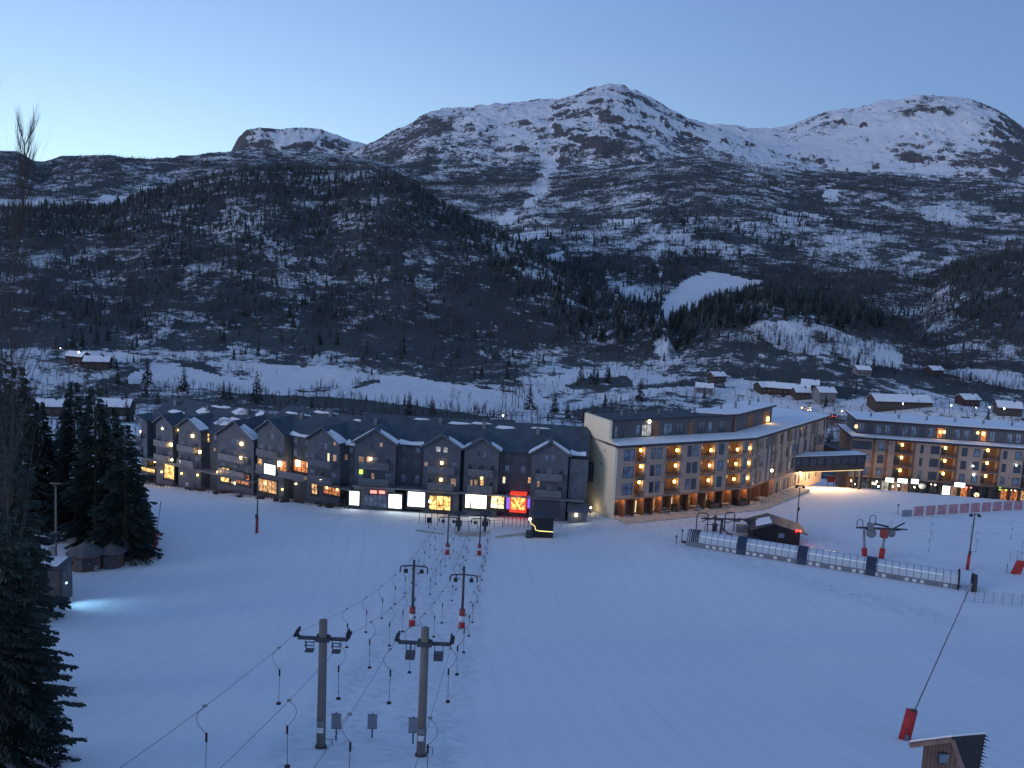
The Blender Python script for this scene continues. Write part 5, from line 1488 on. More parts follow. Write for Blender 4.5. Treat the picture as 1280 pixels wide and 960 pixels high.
def hanger_meshes():
    a = MB(); a.tube([(0, 0, .03), (0, 0, -.05), (-.12, 0, -.12), (-.30, 0, -.3), (-.37, 0, -.55), (-.30, 0, -.85), (-.1, 0, -1.12), (.06, 0, -1.28)], .020, 6)
    a.box(-.1, .1, -.05, .05, -.02, .06)
    b = MB(); b.tube([(.06, 0, -1.26), (.06, 0, -1.66)], .055, 8)
    c = MB(); c.tube([(.06, 0, -1.6), (.03, 0, -3.3)], .016, 6)
    d = MB(); d.tube([(.03, 0, -3.28), (.03, 0, -3.36)], .14, 12)
    return [('spring_arm', a, m_galv), ('spring_box', b, m_black), ('rod', c, m_dsteel), ('seat_disc', d, m_black)]
_h = [(n, q.build(n, m), m) for n, q, m in hanger_meshes()]
HM = [(n, o.data) for n, o, m in _h]
for n, o, m in _h: bpy.data.objects.remove(o)
def hanger(p, flip, label, group, s=1.0, rz=0.0, name='platter_hanger'):
    e = empty(name, p, rz); e.scale = (s * (-1 if flip else 1), s, s)
    tag(e, label, 'lift hanger', group)
    for n, me in HM:
        c = bpy.data.objects.new(n, me); COL.objects.link(c); c.parent = e
def nearest_on(st, px, py):
    best = None
    for a, b in zip(st[:-1], st[1:]):
        for k in range(6):
            q = a.lerp(b, k / 6); X, Y = proj(np.array(q.x), np.array(q.y), np.array(q.z)); d = (float(X) - px) ** 2 + (float(Y) - py) ** 2
            if best is None or d < best[0]: best = (d, q)
    return best[1]
hr = random.Random(12)
STR = {}
for key, keys, s, spots, lab, grp in (
        ('LL', ('T1', 'T3', 'T5'), -1, ((281, 916), (354, 815), (433, 760), (457, 745), (477, 731), (493, 718)), 'platter hanger with curved arm on the outer left cable of the left lift', 'hangers on the outer left cable'),
        ('LR', ('T1', 'T3', 'T5'), 1, ((385, 898), (433, 813), (465, 779), (490, 762), (506, 747), (524, 735)), 'platter hanger with curved arm on the right hand cable of the left lift', 'hangers on the second cable from the left'),
        ('RL', ('T2', 'T4', 'T6'), -1, ((456, 907), (490, 813), (512, 782), (529, 766), (541, 751), (551, 738)), 'platter hanger with curved arm on the left hand cable of the right lift', 'hangers on the third cable from the left'),
        ('RR', ('T2', 'T4', 'T6'), 1, ((546, 901), (566, 811), (573, 785), (580, 768), (586, 752), (592, 740)), 'platter hanger with curved arm on the outer right cable of the right lift', 'hangers on the outer right cable')):
    st = strand(keys, s); STR[key] = st
    MB().tube(st, .011, 5).build('lift_cable', m_dsteel)
    o = COL.objects[-1] if False else bpy.context.scene.objects[-1]
    for ob in COL.objects:
        if ob.name.startswith('lift_cable') and 'label' not in ob:
            tag(ob, {'LL': 'thin steel cable along the left side of the left ski lift', 'LR': 'thin steel cable along the right side of the left ski lift', 'RL': 'thin steel cable along the left side of the right ski lift', 'RR': 'thin steel cable along the right side of the right ski lift'}[key], 'cable')
    for (px, py) in spots: hanger(nearest_on(st, px, py), s > 0, lab, grp, hr.uniform(.96, 1.03), hr.uniform(-.3, .3))
    # further ones between the steel masts and the bottom station
    a = tip(keys[1], s); b = tip(keys[2], s)
    for k in range(6):
        q = a.lerp(b, (k + .7) / 6.5); q.z -= .4
        hanger(q, s > 0, lab, grp, .95, hr.uniform(-.8, .8))

# mesh boards on posts between the two near poles
for px, y0, y1, yf, lab in ((420, 892, 910, 926, 'small grey mesh board on a post, just right of the left wooden lift pole'), (465, 893, 910, 922, 'middle one of the three grey mesh boards between the wooden lift poles'), (516, 897, 915, 930, 'small grey mesh board half behind the right wooden lift pole')):
    loc = foot(px, yf); e = empty('marker_board', loc); tag(e, lab, 'board')
    zt = up_at(px, y0, loc); zb_ = up_at(px, y1, loc)
    MB().tube([(0, 0, -.3), (0, 0, zt + .08)], .05, 8).build('post', m_dsteel, e)
    q = MB(); q.box(-.31, .31, -.065, -.05, zb_, zt)
    b = MB(); b.box(-.33, .33, -.075, -.045, zt, zt + .03); b.box(-.33, .33, -.075, -.045, zb_ - .03, zb_)
    q.build('board', m_net, e); b.build('frame', m_dsteel, e)

# ---- snow lances
def lance(fx, fy, px_pad, py_pad, tx, ty, tdep, label, r=.36, lean=True):
    loc = foot(fx, fy); e = empty('snow_lance', loc); tag(e, label, 'snow lance')
    hp = Vector(at(px_pad, py_pad, tdep)) - loc; tp = Vector(at(tx, ty, tdep)) - loc
    u = hp.normalized()
    MB().tube([Vector((0, 0, -.2)) , hp], r, 14, r * .95).build('pad', m_red, e, smooth=True, bevel=0)
    MB().tube([hp * .94 + Vector((r * .4, 0, 0)), hp * 1.03 + Vector((r * .4, 0, 0))], r * .55, 8).build('coupling', m_dsteel, e)
    MB().tube([hp + Vector((r * .4, 0, -.1)), tp], .045, 7, .03).build('lance_pipe', m_dsteel, e)
    d = (tp - hp).normalized()
    MB().tube([tp - d * .5, tp + d * .1], .08, 8).build('nozzle_head', m_galv, e)
    MB().box(-.12, .12, -r - .05, -r + .05, .1, .55).build('valve', m_galv, e)
    return e
p_, t_ = on_ground(1130, 924)
lance(1130, 924, 1140, 888, 1214, 731, t_, 'long leaning snow lance with a bright red pad beside the near hut roof', .42)
p_, t_ = on_ground(193, 686)
lance(193, 686, 195, 666, 201, 628, t_, 'snow lance with a slim red pad next to the large spruces on the left', .3)

# ---- floodlight masts
def mast(fx, fy, tx, ty, kind, label, red=0.0, mt=None, heads=2):
    loc = foot(fx, fy); H = up_at(tx, ty, loc); r = ray(tx, ty); t = math.hypot(loc.x, loc.y) / math.hypot(r[0], r[1]); lean = float(r[0]) * t - loc.x
    lean = max(-.25, min(.25, lean))
    e = empty('light_mast', loc); tag(e, label, 'light mast')
    MB().tube([(0, 0, -.5), (lean, 0, H)], .13 if kind != 'wood' else .16, 8, .08 if kind != 'wood' else .12).build('pole', mt or m_dsteel, e, smooth=True)
    if red: MB().tube([(0, 0, 0), (lean * red / H, 0, red)], .24, 12, .22).build('pad', m_red if kind != 'dark' else m_redfab, e, smooth=True)
    MB().box(lean - .75, lean + .75, -.06, .06, H - .08, H + .06).build('crossarm', mt or m_dsteel, e)
    for k in range(heads):
        x = lean + (-.62 + 1.24 * k / max(1, heads - 1)) if heads > 1 else lean
        MB().box(x - .22, x + .22, -.35, .05, H - .36, H - .09).build('floodlight', m_black, e, bevel=.03)
    if kind != 'wood': MB().box(-.2, .2, -.3, -.14, 2.4, 3.0).build('switch_box', m_dsteel, e)
    return e
mast(321, 666, 323, 593, 'dark', 'thin dark light mast with a red foot standing on the piste before the long hotel', 2.6, heads=1)
mast(1209, 712, 1219, 643, 'red', 'thin red based light mast with twin heads right of the conveyor tunnel', 2.4)
mast(996, 655, 1000, 607, 'plain', 'thin light mast with twin heads behind the dark lift hut', 0)
mast(70, 712, 70, 604, 'wood', 'grey wooden mast in front of the spruces by the round huts', 0, m_pole_wood, 1)

# ---- covered conveyor tunnel
m_hood = mat('dark_blue_tarpaulin', (0.045, 0.065, 0.11), .6, scale=2)
m_shell, nt, b = new_mat('clear_tunnel_shell')
b.inputs['Base Color'].default_value = (0.70, 0.77, 0.85, 1); b.inputs['Roughness'].default_value = 0.18
tr_ = nt.nodes.new('ShaderNodeBsdfTransparent'); tr_.inputs[0].default_value = (.75, .82, .9, 1); mx = nt.nodes.new('ShaderNodeMixShader'); out = nt.nodes['Material Output']
fr_ = nt.nodes.new('ShaderNodeTexNoise'); fr_.inputs['Scale'].default_value = .8; rm = nt.nodes.new('ShaderNodeMapRange'); rm.inputs['To Min'].default_value = .5; rm.inputs['To Max'].default_value = .85
nt.links.new(fr_.outputs['Fac'], rm.inputs['Value']); nt.links.new(rm.outputs[0], mx.inputs[0])
nt.links.new(tr_.outputs[0], mx.inputs[1]); nt.links.new(b.outputs[0], mx.inputs[2]); nt.links.new(mx.outputs[0], out.inputs['Surface'])
c0 = foot(860, 679); c1 = foot(1196, 733); tf = Face((c0.x, c0.y), (c1.x, c1.y)); TL = tf.L
e = empty('conveyor_tunnel', (c0.x, c0.y, min(c0.z, c1.z)), tf.rz); tag(e, 'long half round clear tunnel over the ski conveyor, crossing the piste', 'conveyor tunnel')
def arc(r, n=12, z=0.3): return [(r * math.cos(math.pi * k / n) * 1.0, z + r * math.sin(math.pi * k / n)) for k in range(n + 1)]
RT_ = 1.5
q = MB(); nseg = 40; A_ = arc(RT_)
for k in range(nseg + 1):
    for (yy, zz) in A_: q.V.append((TL * k / nseg, yy, zz + .5))
m_ = len(A_)
for k in range(nseg):
    for j in range(m_ - 1): q.F.append((k * m_ + j, k * m_ + j + 1, (k + 1) * m_ + j + 1, (k + 1) * m_ + j))
q.build('shell', m_shell, e, smooth=True)
for k in range(nseg + 1):
    x = TL * k / nseg; MB().tube([(x, y, z + .5) for y, z in arc(RT_ + .02, 10)], .034, 5).build('rib', m_galv, e)
q = MB(); q.box(0, TL, -RT_ - .02, -RT_ + .04, .05, .8); q.box(0, TL, RT_ - .04, RT_ + .02, .05, .8); q.build('side_wall', m_galv, e)
for k in range(34):
    x = TL * (.08 + .9 * k / 34)
    if hr.random() < .75: MB().box(x, x + TL * .014, -RT_ - .06, -RT_ - .03, .15, .62).build('side_window', m_white, e)
MB().box(-1, TL + .5, -.35, .35, .02, .16).build('belt', m_black, e)
MB().tube([(1, -RT_ * .78, 1.25), (TL - 1, -RT_ * .78, 1.25)], .05, 6).build('handrail', m_white, e)
MB().tube([(2, -.6, 1.62), (TL - 2, -.6, 1.62)], .045, 6).build('strip_light', glow_mat('cold_strip_light', (.8, .95, 1.0), 1.2), e)
for px in (927, 1003, 1090):
    x = tf.uz(px, 700)[0]
    for k in range(6): MB().tube([(x - .6 + k * .24, y, z + .5) for y, z in arc(RT_ + .05, 12)], .135, 5).build('entrance_hood', m_hood, e)
    q = MB(); q.box(x - .65, x + .65, -RT_ - .14, -RT_ - .02, .0, 1.0); q.build('hood_door', m_hood, e)
for x in (0.2,):
    q = MB(); 
    for k in range(6): q.tube([(x + k * .3, y, z + .5) for y, z in arc(RT_ - .05 + .02 * k, 12)], .1, 5)
    q.build('end_hood', m_black, e)
x = TL + .1
MB().tube([(x, -RT_ * 1.1, .0)] + [(x, y, z + .62) for y, z in arc(RT_ * 1.08, 12)][::-1] + [(x, RT_ * 1.1, 0)], .13, 6).build('end_arch', m_black, e)
x = TL + 1.9
MB().tube([(x, -RT_ * 1.0, .0)] + [(x, y, z + .5) for y, z in arc(RT_ * .98, 12)][::-1] + [(x, RT_ * 1.0, 0)], .12, 6).build('end_arch', m_black, e)
q = MB(); q.prism([(a, b + .5) for a, b in arc(RT_ * .95, 10)] + [(-RT_ * .95, .1), (RT_ * .95, .1)], TL + 1.9, TL + 2.5, axis='x'); q.build('end_cabinet', m_dsteel, e)

# marker beside the tunnel start
for px, py, h, lab in ((845, 681, 1.6, 'thin dark marker stake left of the conveyor tunnel'), (852, 678, 2.2, 'taller dark marker stake at the start of the conveyor tunnel'), (1122, 643, 2.0, 'dark marker stake left of the red and white barrier')):
    loc = foot(px, py); e = empty('marker_stake', loc); tag(e, lab, 'stake'); MB().tube([(0, 0, -.2), (0, 0, h)], .05, 6).build('pole', m_dsteel, e); MB().box(-.14, .14, -.03, .03, h - .45, h - .1).build('flag', m_black, e)

# ---- dark lift hut and the steelwork beside it
hl = foot(941, 678); hrt = foot(999, 682); hf = Face((hl.x, hl.y), (hrt.x, hrt.y)); e = empty('lift_hut', (hl.x, hl.y, hl.z), hf.rz); tag(e, 'dark lift operator hut with a low gable roof and a glowing red lamp', 'hut')
HL = hf.L
MB().box(0, HL, 0, 5.5, -.3, 2.2).prism([(0, 2.2), (HL, 2.2), (HL * .45, 3.1)], 0.01, 5.49, axis='y').build('wall', m_black, e)
q = MB(); q.slab([(-.6, -.6, 2.2), (HL * .42, -.6, 3.45), (HL * .42, 6, 3.45), (-.6, 6, 2.2)], .16); q.slab([(HL * .42 + .01, -.6, 3.45), (HL + 1.1, -.6, 2.05), (HL + 1.1, 6, 2.05), (HL * .42 + .01, 6, 3.45)], .16)
ro_ = q.build('roof', m_dsteel, e)
MB().slab([(HL * .04, .2, 2.72), (HL * .38, .0, 3.5), (HL * .40, 3.4, 3.56), (HL * .12, 3.8, 2.9)], .08).build('roof_snow', m_snow, ro_)
fo = MB().box(HL * .52, HL * .68, -.04, 0, 1.0, 1.9).build('window', m_frame, e); MB().box(HL * .54, HL * .66, -.06, -.04, 1.06, 1.84).build('pane', m_glass_b, fo)
MB().box(-1.0, .8, -2.4, -.02, -.2, 1.1).build('snow_shield', m_dsteel, e)
u, z = hf.uz(996, 664, .3); z -= hl.z
lo = MB().box(u - .16, u + .16, -.4, -.1, z - .14, z + .16).build('red_lamp', L_red, e); MB().box(u + .45, u + .7, -.4, -.1, z - .05, z + .15).build('red_lamp', L_red, e)
point(lo, (u + .2, -1.0, z), 18, (1, .05, .04), .1); point(lo, (u + 2.2, .4, z - .3), 20, (1, .05, .04), .1)
# bottom station of the lift: lattice of tubes left of the hut
g0 = foot(900, 668)
e = empty('lift_station', g0, hf.rz); tag(e, 'dark steel drive frame with wheels between the gates and the lift hut', 'lift station')
q = MB(); q.tube([(0, 0, -.3), (.2, 0, 2.5)], .2, 8); q.tube([(0, 0, 1.2), (1.3, 0, .2), (2.0, 0, .1)], .14, 8); q.build('leg', m_dsteel, e)
q = MB(); q.tube([(-3.2, 0, 2.5), (6.0, 0, 2.9)], .13, 8); q.tube([(-3.2, .9, 2.2), (6, .9, 2.6)], .11, 8); q.tube([(-3.2, -.2, 2.0), (-1, .3, 2.8), (1, 0, 2.0), (3, .2, 2.9), (5, 0, 2.0)], .09, 6); q.build('beam', m_dsteel, e)
for x in (-2.2, -.3, 2.6, 4.6): MB().tube([(x, .4, 2.35), (x, .4, 2.5)], .62, 16).build('bull_wheel', m_dsteel, e)
MB().box(2.6, 4.4, -.2, .9, .5, 1.7).build('motor_housing', m_galv, e)
for px, w_, h_, lab in ((877, 1.9, 3.1, 'left inverted U shaped steel gate beside the lift station'), (911, 1.6, 3.2, 'right inverted U shaped steel gate next to the lift station')):
    loc = foot(px, 664); e = empty('steel_gate', loc, .1); tag(e, lab, 'gate')
    MB().tube([(-w_ / 2, 0, -.2), (-w_ / 2, 0, h_ - .3), (-w_ / 2 + .3, 0, h_), (w_ / 2 - .3, 0, h_), (w_ / 2, 0, h_ - .3), (w_ / 2, 0, -.2)], .1, 8).build('frame', m_dsteel, e)
loc = foot(893, 664); e = empty('control_post', loc); tag(e, 'dark red topped control post between the two steel gates', 'post')
MB().box(-.35, .35, -.3, .3, -.1, 1.3).build('cabinet', m_dsteel, e); MB().tube([(0, 0, 1.3), (0, 0, 2.1)], .14, 8).build('pole', m_dsteel, e); MB().ball(0, 0, 2.4, .3, sz=1.3).build('red_cap', m_redfab, e)
MB().tube([(-1.6, 0, 0), (-1.6, 0, 1.1), (-.4, 0, 1.1)], .07, 6).tube([(1.4, 0, 0), (1.4, 0, 1.1), (.4, 0, 1.1)], .07, 6).build('turn_bar', m_dsteel, e)

# ---- tall drive station with two leaning legs
bl = foot(1081, 700); br = foot(1101, 700)
e = empty('drive_station', bl, 0); tag(e, 'tall lift drive frame on two leaning legs with red pads behind the tunnel', 'lift station')
tl = Vector(at(1080, 662, on_ground(1081, 700)[1])) - bl; tr2 = Vector(at(1107, 662, on_ground(1101, 700)[1])) - bl; brv = br - bl
for a_, b_ in ((Vector((0, 0, -.3)), tl), (brv + Vector((0, 0, -.3)), tr2)):
    MB().tube([a_, b_], .2, 10, .17).build('leg', m_galv, e, smooth=True); d = (b_ - a_).normalized()
    MB().tube([a_ + d * .3, a_ + d * 2.1], .42, 12).build('pad', m_red, e, smooth=True)
z = tl.z
q = MB(); q.tube([(tl.x - 1.2, 0, z + .5), (tr2.x + 2.0, 0, z - .1 + .6)], .17, 8); q.tube([(tl.x - 1.2, .9, z + .2), (tr2.x + 2, .9, z + .1)], .12, 8); q.tube([(tl.x, 0, z + .2), (tl.x + 1.4, 0, z + 1.2), (tr2.x, 0, z + .8)], .16, 8); q.build('beam', m_dsteel, e)
for x, dz in ((tl.x - 1.0, 1.5), (tl.x + .9, 2.3)):
    MB().tube([(x - .45, 0, z + dz - 1.0), (x - .45, 0, z + dz), (x - .2, 0, z + dz + .25), (x + .2, 0, z + dz + .25), (x + .45, 0, z + dz), (x + .45, 0, z + dz - 1.0)], .08, 6).build('hoop', m_galv, e)
for x, zz, rr in ((tl.x + 1.0, z - .35, .75), (tr2.x + .6, z - .2, .65)): MB().tube([(x, .1, zz), (x, .45, zz)], rr, 18).build('bull_wheel', m_galv, e)
MB().box(tr2.x - 1.1, tr2.x - .1, -.4, .4, z - .9, z + .5).build('red_motor_box', m_redfab, e); MB().box(tl.x + .2, tl.x + 1.0, -.4, .3, z + .4, z + 1.3).build('gearbox', m_galv, e)
MB().tube([(tr2.x + .8, 0, z + .6), (tr2.x + 2.4, 0, z + 1.6)], .12, 6).tube([(tr2.x + 1.4, 0, z + .6), (tr2.x + 2.9, 0, z + .5)], .12, 6).build('guide_arm', m_dsteel, e)
# its thin cables with short hangers running off to the right
cz = bl.z + z + .4
for k, (yo, nh) in enumerate(((0.2, 7), (14, 8))):
    a = Vector((bl.x + 4, bl.y + yo, cz - k)); b = Vector((bl.x + 62, bl.y + yo + 6 - k * 6, cz - .3 - k))
    c_ = MB().tube([a, a.lerp(b, .5) - Vector((0, 0, .5)), b], .010, 4).build('lift_cable', m_dsteel); tag(c_, ('front' if k == 0 else 'rear') + ' thin cable running right from the tall drive frame', 'cable')
    for j in range(nh):
        q = a.lerp(b, (j + .8) / (nh + .6)) - Vector((0, 0, .3)); hanger(q, j % 2 == 0, 'short platter hanger on the ' + ('front' if k == 0 else 'rear') + ' cable right of the drive frame', 'hangers on the ' + ('front' if k == 0 else 'rear') + ' right hand cable', .9, hr.uniform(-1, 1))

# ---- red and white wind barrier before the right hotel
a0 = foot(1139, 645); a1 = foot(1290, 636); wf = Face((a0.x, a0.y), (a1.x, a1.y)); e = empty('barrier', (a0.x, a0.y, min(a0.z, a1.z)), wf.rz); tag(e, 'long red and white padded barrier in front of the right hotel', 'barrier')
n = 11
for k in range(n):
    x0, x1 = wf.L * k / n, wf.L * (k + 1) / n; dz = (ground(*( (wf.p0 + wf.u * x0).xy)) - min(a0.z, a1.z))
    MB().box(x0 + .5, x1 - .02, -.12, .12, dz - .1, dz + 1.7).build('red_panel', m_pinkfab, e); MB().box(x0, x0 + .48, -.13, .13, dz - .1, dz + 1.75).build('white_panel', m_white, e)
MB().box(-2.2, 0, -.1, .1, 0, 1.6).build('mesh_panel', m_net, e)
# ---- faint safety nets at the right
def net(x0, y0, x1, y1, h, label, n, m=m_redfab):
    a = foot(x0, y0); b = foot(x1, y1); f = Face((a.x, a.y), (b.x, b.y)); e = empty('safety_net', (a.x, a.y, a.z), f.rz); tag(e, label, 'safety net')
    for k in range(n + 1):
        x = f.L * k / n; P_ = f.p0 + f.u * x; dz = ground(P_.x, P_.y) - a.z
        MB().tube([(x, 0, dz - .2), (x, 0, dz + h)], .028, 5).build('post', m_dsteel, e)
    q = MB()
    for j in range(5): zz = .15 + (h - .25) * j / 4; q.tube([(0, 0, zz), (f.L, 0, zz + b.z - a.z)], .010, 3)
    nn = int(f.L / .55)
    for j in range(nn): x = f.L * j / nn; zz = (b.z - a.z) * j / nn; q.tube([(x, 0, zz + .15), (x, 0, zz + h - .1)], .007, 3)
    q.build('netting', m, e)
net(1206, 752, 1300, 760, 1.7, 'faint thin safety net on posts below the conveyor tunnel end', 8)
net(1262, 699, 1300, 703, 1.5, 'short reddish safety net above the fallen red pad', 4)
loc = foot(1268, 717); e = empty('crash_pad', loc); tag(e, 'tilted red crash pad at the right edge near the short net', 'crash pad'); MB().slab([(-.6, -.4, .1), (.7, -.4, .1), (1.6, .2, 1.9), (.4, .2, 2.0)], .35).build('pad', m_red, e, bevel=.05); MB().tube([(-1.2, 0, 0), (-1.2, 0, 1.5)], .05, 6).build('post', m_dsteel, e)

# ---- bottom station area before the long hotel: mats, rails, posts
for (pts, lab, nm) in ((((520, 662), (556, 667), (556, 669), (520, 664)), 'narrow brown mat at the left of the lift queue', 'queue_mat'), (((565, 665), (612, 665), (604, 671), (574, 671)), 'brown loading mat between the two thin masts', 'loading_mat'), (((622, 670), (655, 666), (658, 669), (618, 673)), 'brown mat in front of the dark kiosk', 'queue_mat')):
    P4 = [foot(*p) for p in pts]; q = MB(); V = [(p.x, p.y, p.z + .05) for p in P4]; q.slab(V, .12); o = q.build(nm, m_deck); tag(o, lab, 'mat')
def rail(x0, y0, x1, y1, h, n, label, m=m_dsteel, nm='queue_rail', r=.05, bars=1):
    a = foot(x0, y0); b = foot(x1, y1); e = empty(nm, a); tag(e, label, 'rail' if nm == 'queue_rail' else 'fence')
    for k in range(n + 1):
        p = a.lerp(b, k / n) - a; gz = ground(a.x + p.x, a.y + p.y) - a.z; MB().tube([(p.x, p.y, gz - .2), (p.x, p.y, gz + h)], r, 6).build('post', m, e)
    for j in range(bars):
        hh = h - .08 - j * .45; MB().tube([(0, 0, hh), tuple(b - a + Vector((0, 0, hh)))], r * .8, 6).build('bar', m, e)
rail(524, 655, 570, 660, 2.2, 6, 'left row of tall posts at the lift queue')
rail(575, 662, 628, 660, 1.4, 5, 'low rail behind the brown loading mat')
rail(630, 658, 660, 660, 2.2, 6, 'right row of tall posts between mat and dark kiosk')
for px, lab in ((573, 'bottom lift drive cabinet with a wheel, left'), (606, 'bottom lift drive cabinet with a wheel, right')):
    loc = foot(px, 664); e = empty('lift_drive', loc); tag(e, lab + ' of the loading mat', 'lift drive')
    MB().tube([(0, 0, -.2), (0, 0, 3.0)], .2, 8).build('column', m_dsteel, e); MB().box(-.5, .5, -.5, .5, .9, 1.7).build('cabinet', m_dsteel, e); MB().tube([(0, 0, 2.9), (0, 0, 3.05)], 1.1, 18).build('bull_wheel', m_dsteel, e); MB().tube([(-1.6, 0, 2.5), (1.6, 0, 2.5)], .08, 6).build('arm', m_dsteel, e)
loc = foot(536, 660); e = empty('ticket_reader', loc); tag(e, 'small dark square reader box in the left queue', 'reader'); MB().box(-.35, .35, -.2, .2, .9, 1.7).build('box', m_black, e); MB().cyl(0, 0, -.2, .9, .07, 8).build('post', m_dsteel, e)
k0 = foot(665, 672); k1 = foot(691, 673); kf = Face((k0.x, k0.y), (k1.x, k1.y)); e = empty('kiosk', k0, kf.rz); tag(e, 'dark kiosk edged with a zigzag yellow light string', 'kiosk')
KL = kf.L; MB().box(0, KL, 0, 3.2, -.5, 3.3).build('wall', m_black, e); MB().box(-.15, KL + .15, -.2, 3.4, 3.3, 3.45).build('roof', m_dsteel, e)
l_str = glow_mat('yellow_light_string', (1, .85, .3), 1.5)
MB().tube([(KL * .3, -.06, 1.15), (KL, -.06, 1.05)], .07, 6).build('light_string', l_str, e); MB().tube([(-.5, -.3, 3.1), (-.3, -.3, 2.4), (.35, -.2, 1.9), (.5, -.1, 1.3), (KL * .3, -.06, 1.15)], .06, 6).build('light_string', l_str, e)
MB().ball(-.5, -.35, 3.1, .2).build('lamp', L_cream, e)
MB().box(-1.0, .0, -.5, .8, -.3, 1.0).build('counter', m_dsteel, e)

# ---- low fence and hedge line in front of the dark hotel
rail(178, 607, 300, 620, 1.0, 26, 'low dark picket fence below the left hotel section', m_brown, 'fence', .05, 2)
rail(300, 620, 436, 637, .9, 30, 'low dark picket fence below the restaurant balcony', m_brown, 'fence', .05, 2)
m_bush = mat('dry_bush', (0.11, 0.10, 0.085), .95, var=.4, scale=3)
def bush(seed, w=1.0):
    g_ = random.Random(seed); V = []; F = []
    for k in range(160):
        a = g_.uniform(0, 6.28); el_ = g_.uniform(.15, 1.4); l = g_.uniform(.5, 1.0); p = (0.3 * math.cos(a) * g_.random(), .3 * math.sin(a) * g_.random(), 0); q_ = (w * l * math.cos(a) * math.cos(el_), w * l * math.sin(a) * math.cos(el_), l * math.sin(el_)); b = len(V); d = .03
        V += [(p[0] - d, p[1], p[2]), (p[0] + d, p[1], p[2]), q_]; F.append((b, b + 1, b + 2))
    return mesh_from('dry_bush', V, F, m_bush)
bm = [bush(i, .8 + .2 * i) for i in range(4)]
for k in range(34):
    u = hr.random(); px = 195 + 240 * u; py = 606 + 29 * u + hr.uniform(-1, 3); loc = foot(px, py)
    o = bpy.data.objects.new('dry_bush', bm[k % 4]); COL.objects.link(o); o.location = loc; s_ = hr.uniform(.7, 1.5); o.scale = (s_, s_, s_ * .8); tag(o, 'low bare bush along the foot of the dark hotel', 'bush', 'bushes below the dark hotel')
for px, py, lab in ((188, 600, 'white post at the left end of the hotel fence'), (234, 611, 'lone white post on the snow below the third gable')):
    loc = foot(px, py); o = MB().box(-.3, .3, -.2, .2, -.2, 1.2).build('snow_marker', m_white); o.location = loc; tag(o, lab, 'post')

# ---- warm furniture on the terrace of the lit hotel
for k, (px, py) in enumerate(((791, 639), (843, 637), (890, 634), (925, 631))):
    loc = foot(px, py + 1); loc.z = max(loc.z, .14); e = empty('hot_tub', loc, fa.rz); tag(e, ['dark square tub, leftmost on the lit terrace', 'second dark square tub on the lit terrace', 'third dark square tub, before the bend of the terrace', 'rightmost dark square tub at the terrace bend'][k], 'hot tub')
    MB().box(-.95, .95, -.9, .9, 0, 1.0).build('casing', m_brown, e); MB().box(-1.0, 1.0, -.95, .95, 1.0, 1.14).build('cover', m_black, e)
for k, (px, py) in enumerate(((773, 641), (818, 639), (828, 640), (868, 637), (906, 634), (951, 627))):
    loc = foot(px, py + 1); loc.z = max(loc.z, .14); e = empty('picnic_table', loc, fa.rz); tag(e, ['picnic table closest to the pale end wall', 'picnic table between the first and second tub', 'second picnic table beside the second tub', 'picnic table between second and third tub', 'picnic table between third and last tub', 'picnic table farthest along the terrace'][k], 'table')
    MB().box(-.9, .9, -.4, .4, .70, .76).build('tabletop', m_deck, e)
    for s in (-1, 1): MB().box(-.9, .9, s * .75 - .13, s * .75 + .13, .42, .47).build('bench', m_deck, e)
    for s in (-1, 1): MB().slab([(s * .6 - .04, -.8, 0), (s * .6 + .04, -.8, 0), (s * .6 + .04, .0, .7), (s * .6 - .04, .0, .7)], .05).slab([(s * .6 - .04, .8, 0), (s * .6 + .04, .8, 0), (s * .6 + .04, .0, .7), (s * .6 - .04, .0, .7)], .05).build('leg', m_deck, e)
rail(950, 634, 1000, 613, 1.2, 16, 'post fence along the far end of the lit terrace', m_trim_l, 'fence', .04, 1)
loc = foot(1038, 608, 100, 300); e = empty('notice_board', loc, .1); tag(e, 'dark red notice board on two legs below the footbridge', 'board')
MB().box(-.9, .9, -.06, .06, 1.0, 2.5).build('board', m_redfab, e); MB().box(-.8, -.7, -.05, .05, -.2, 1.0).build('leg', m_dsteel, e); MB().box(.7, .8, -.05, .05, -.2, 1.0).build('leg', m_dsteel, e)
for px, py, mt, h, en, c_, lab in ((738, 642, L_cream, .9, 30, (1, .8, .5), 'small bollard lamp at the foot of the pale end wall, left'), (757, 643, L_cream, 1.2, 30, (1, .85, .55), 'small bollard lamp at the right foot of the pale end wall')):
    loc = foot(px, py); e = empty('bollard_lamp', loc); tag(e, lab, 'lamp'); MB().cyl(0, 0, -.2, h, .08, 8).build('post', m_dsteel, e); o = MB().ball(0, 0, h + .15, .17).build('lamp', mt, e); point(e, (0, -.4, h + .2), en, c_)

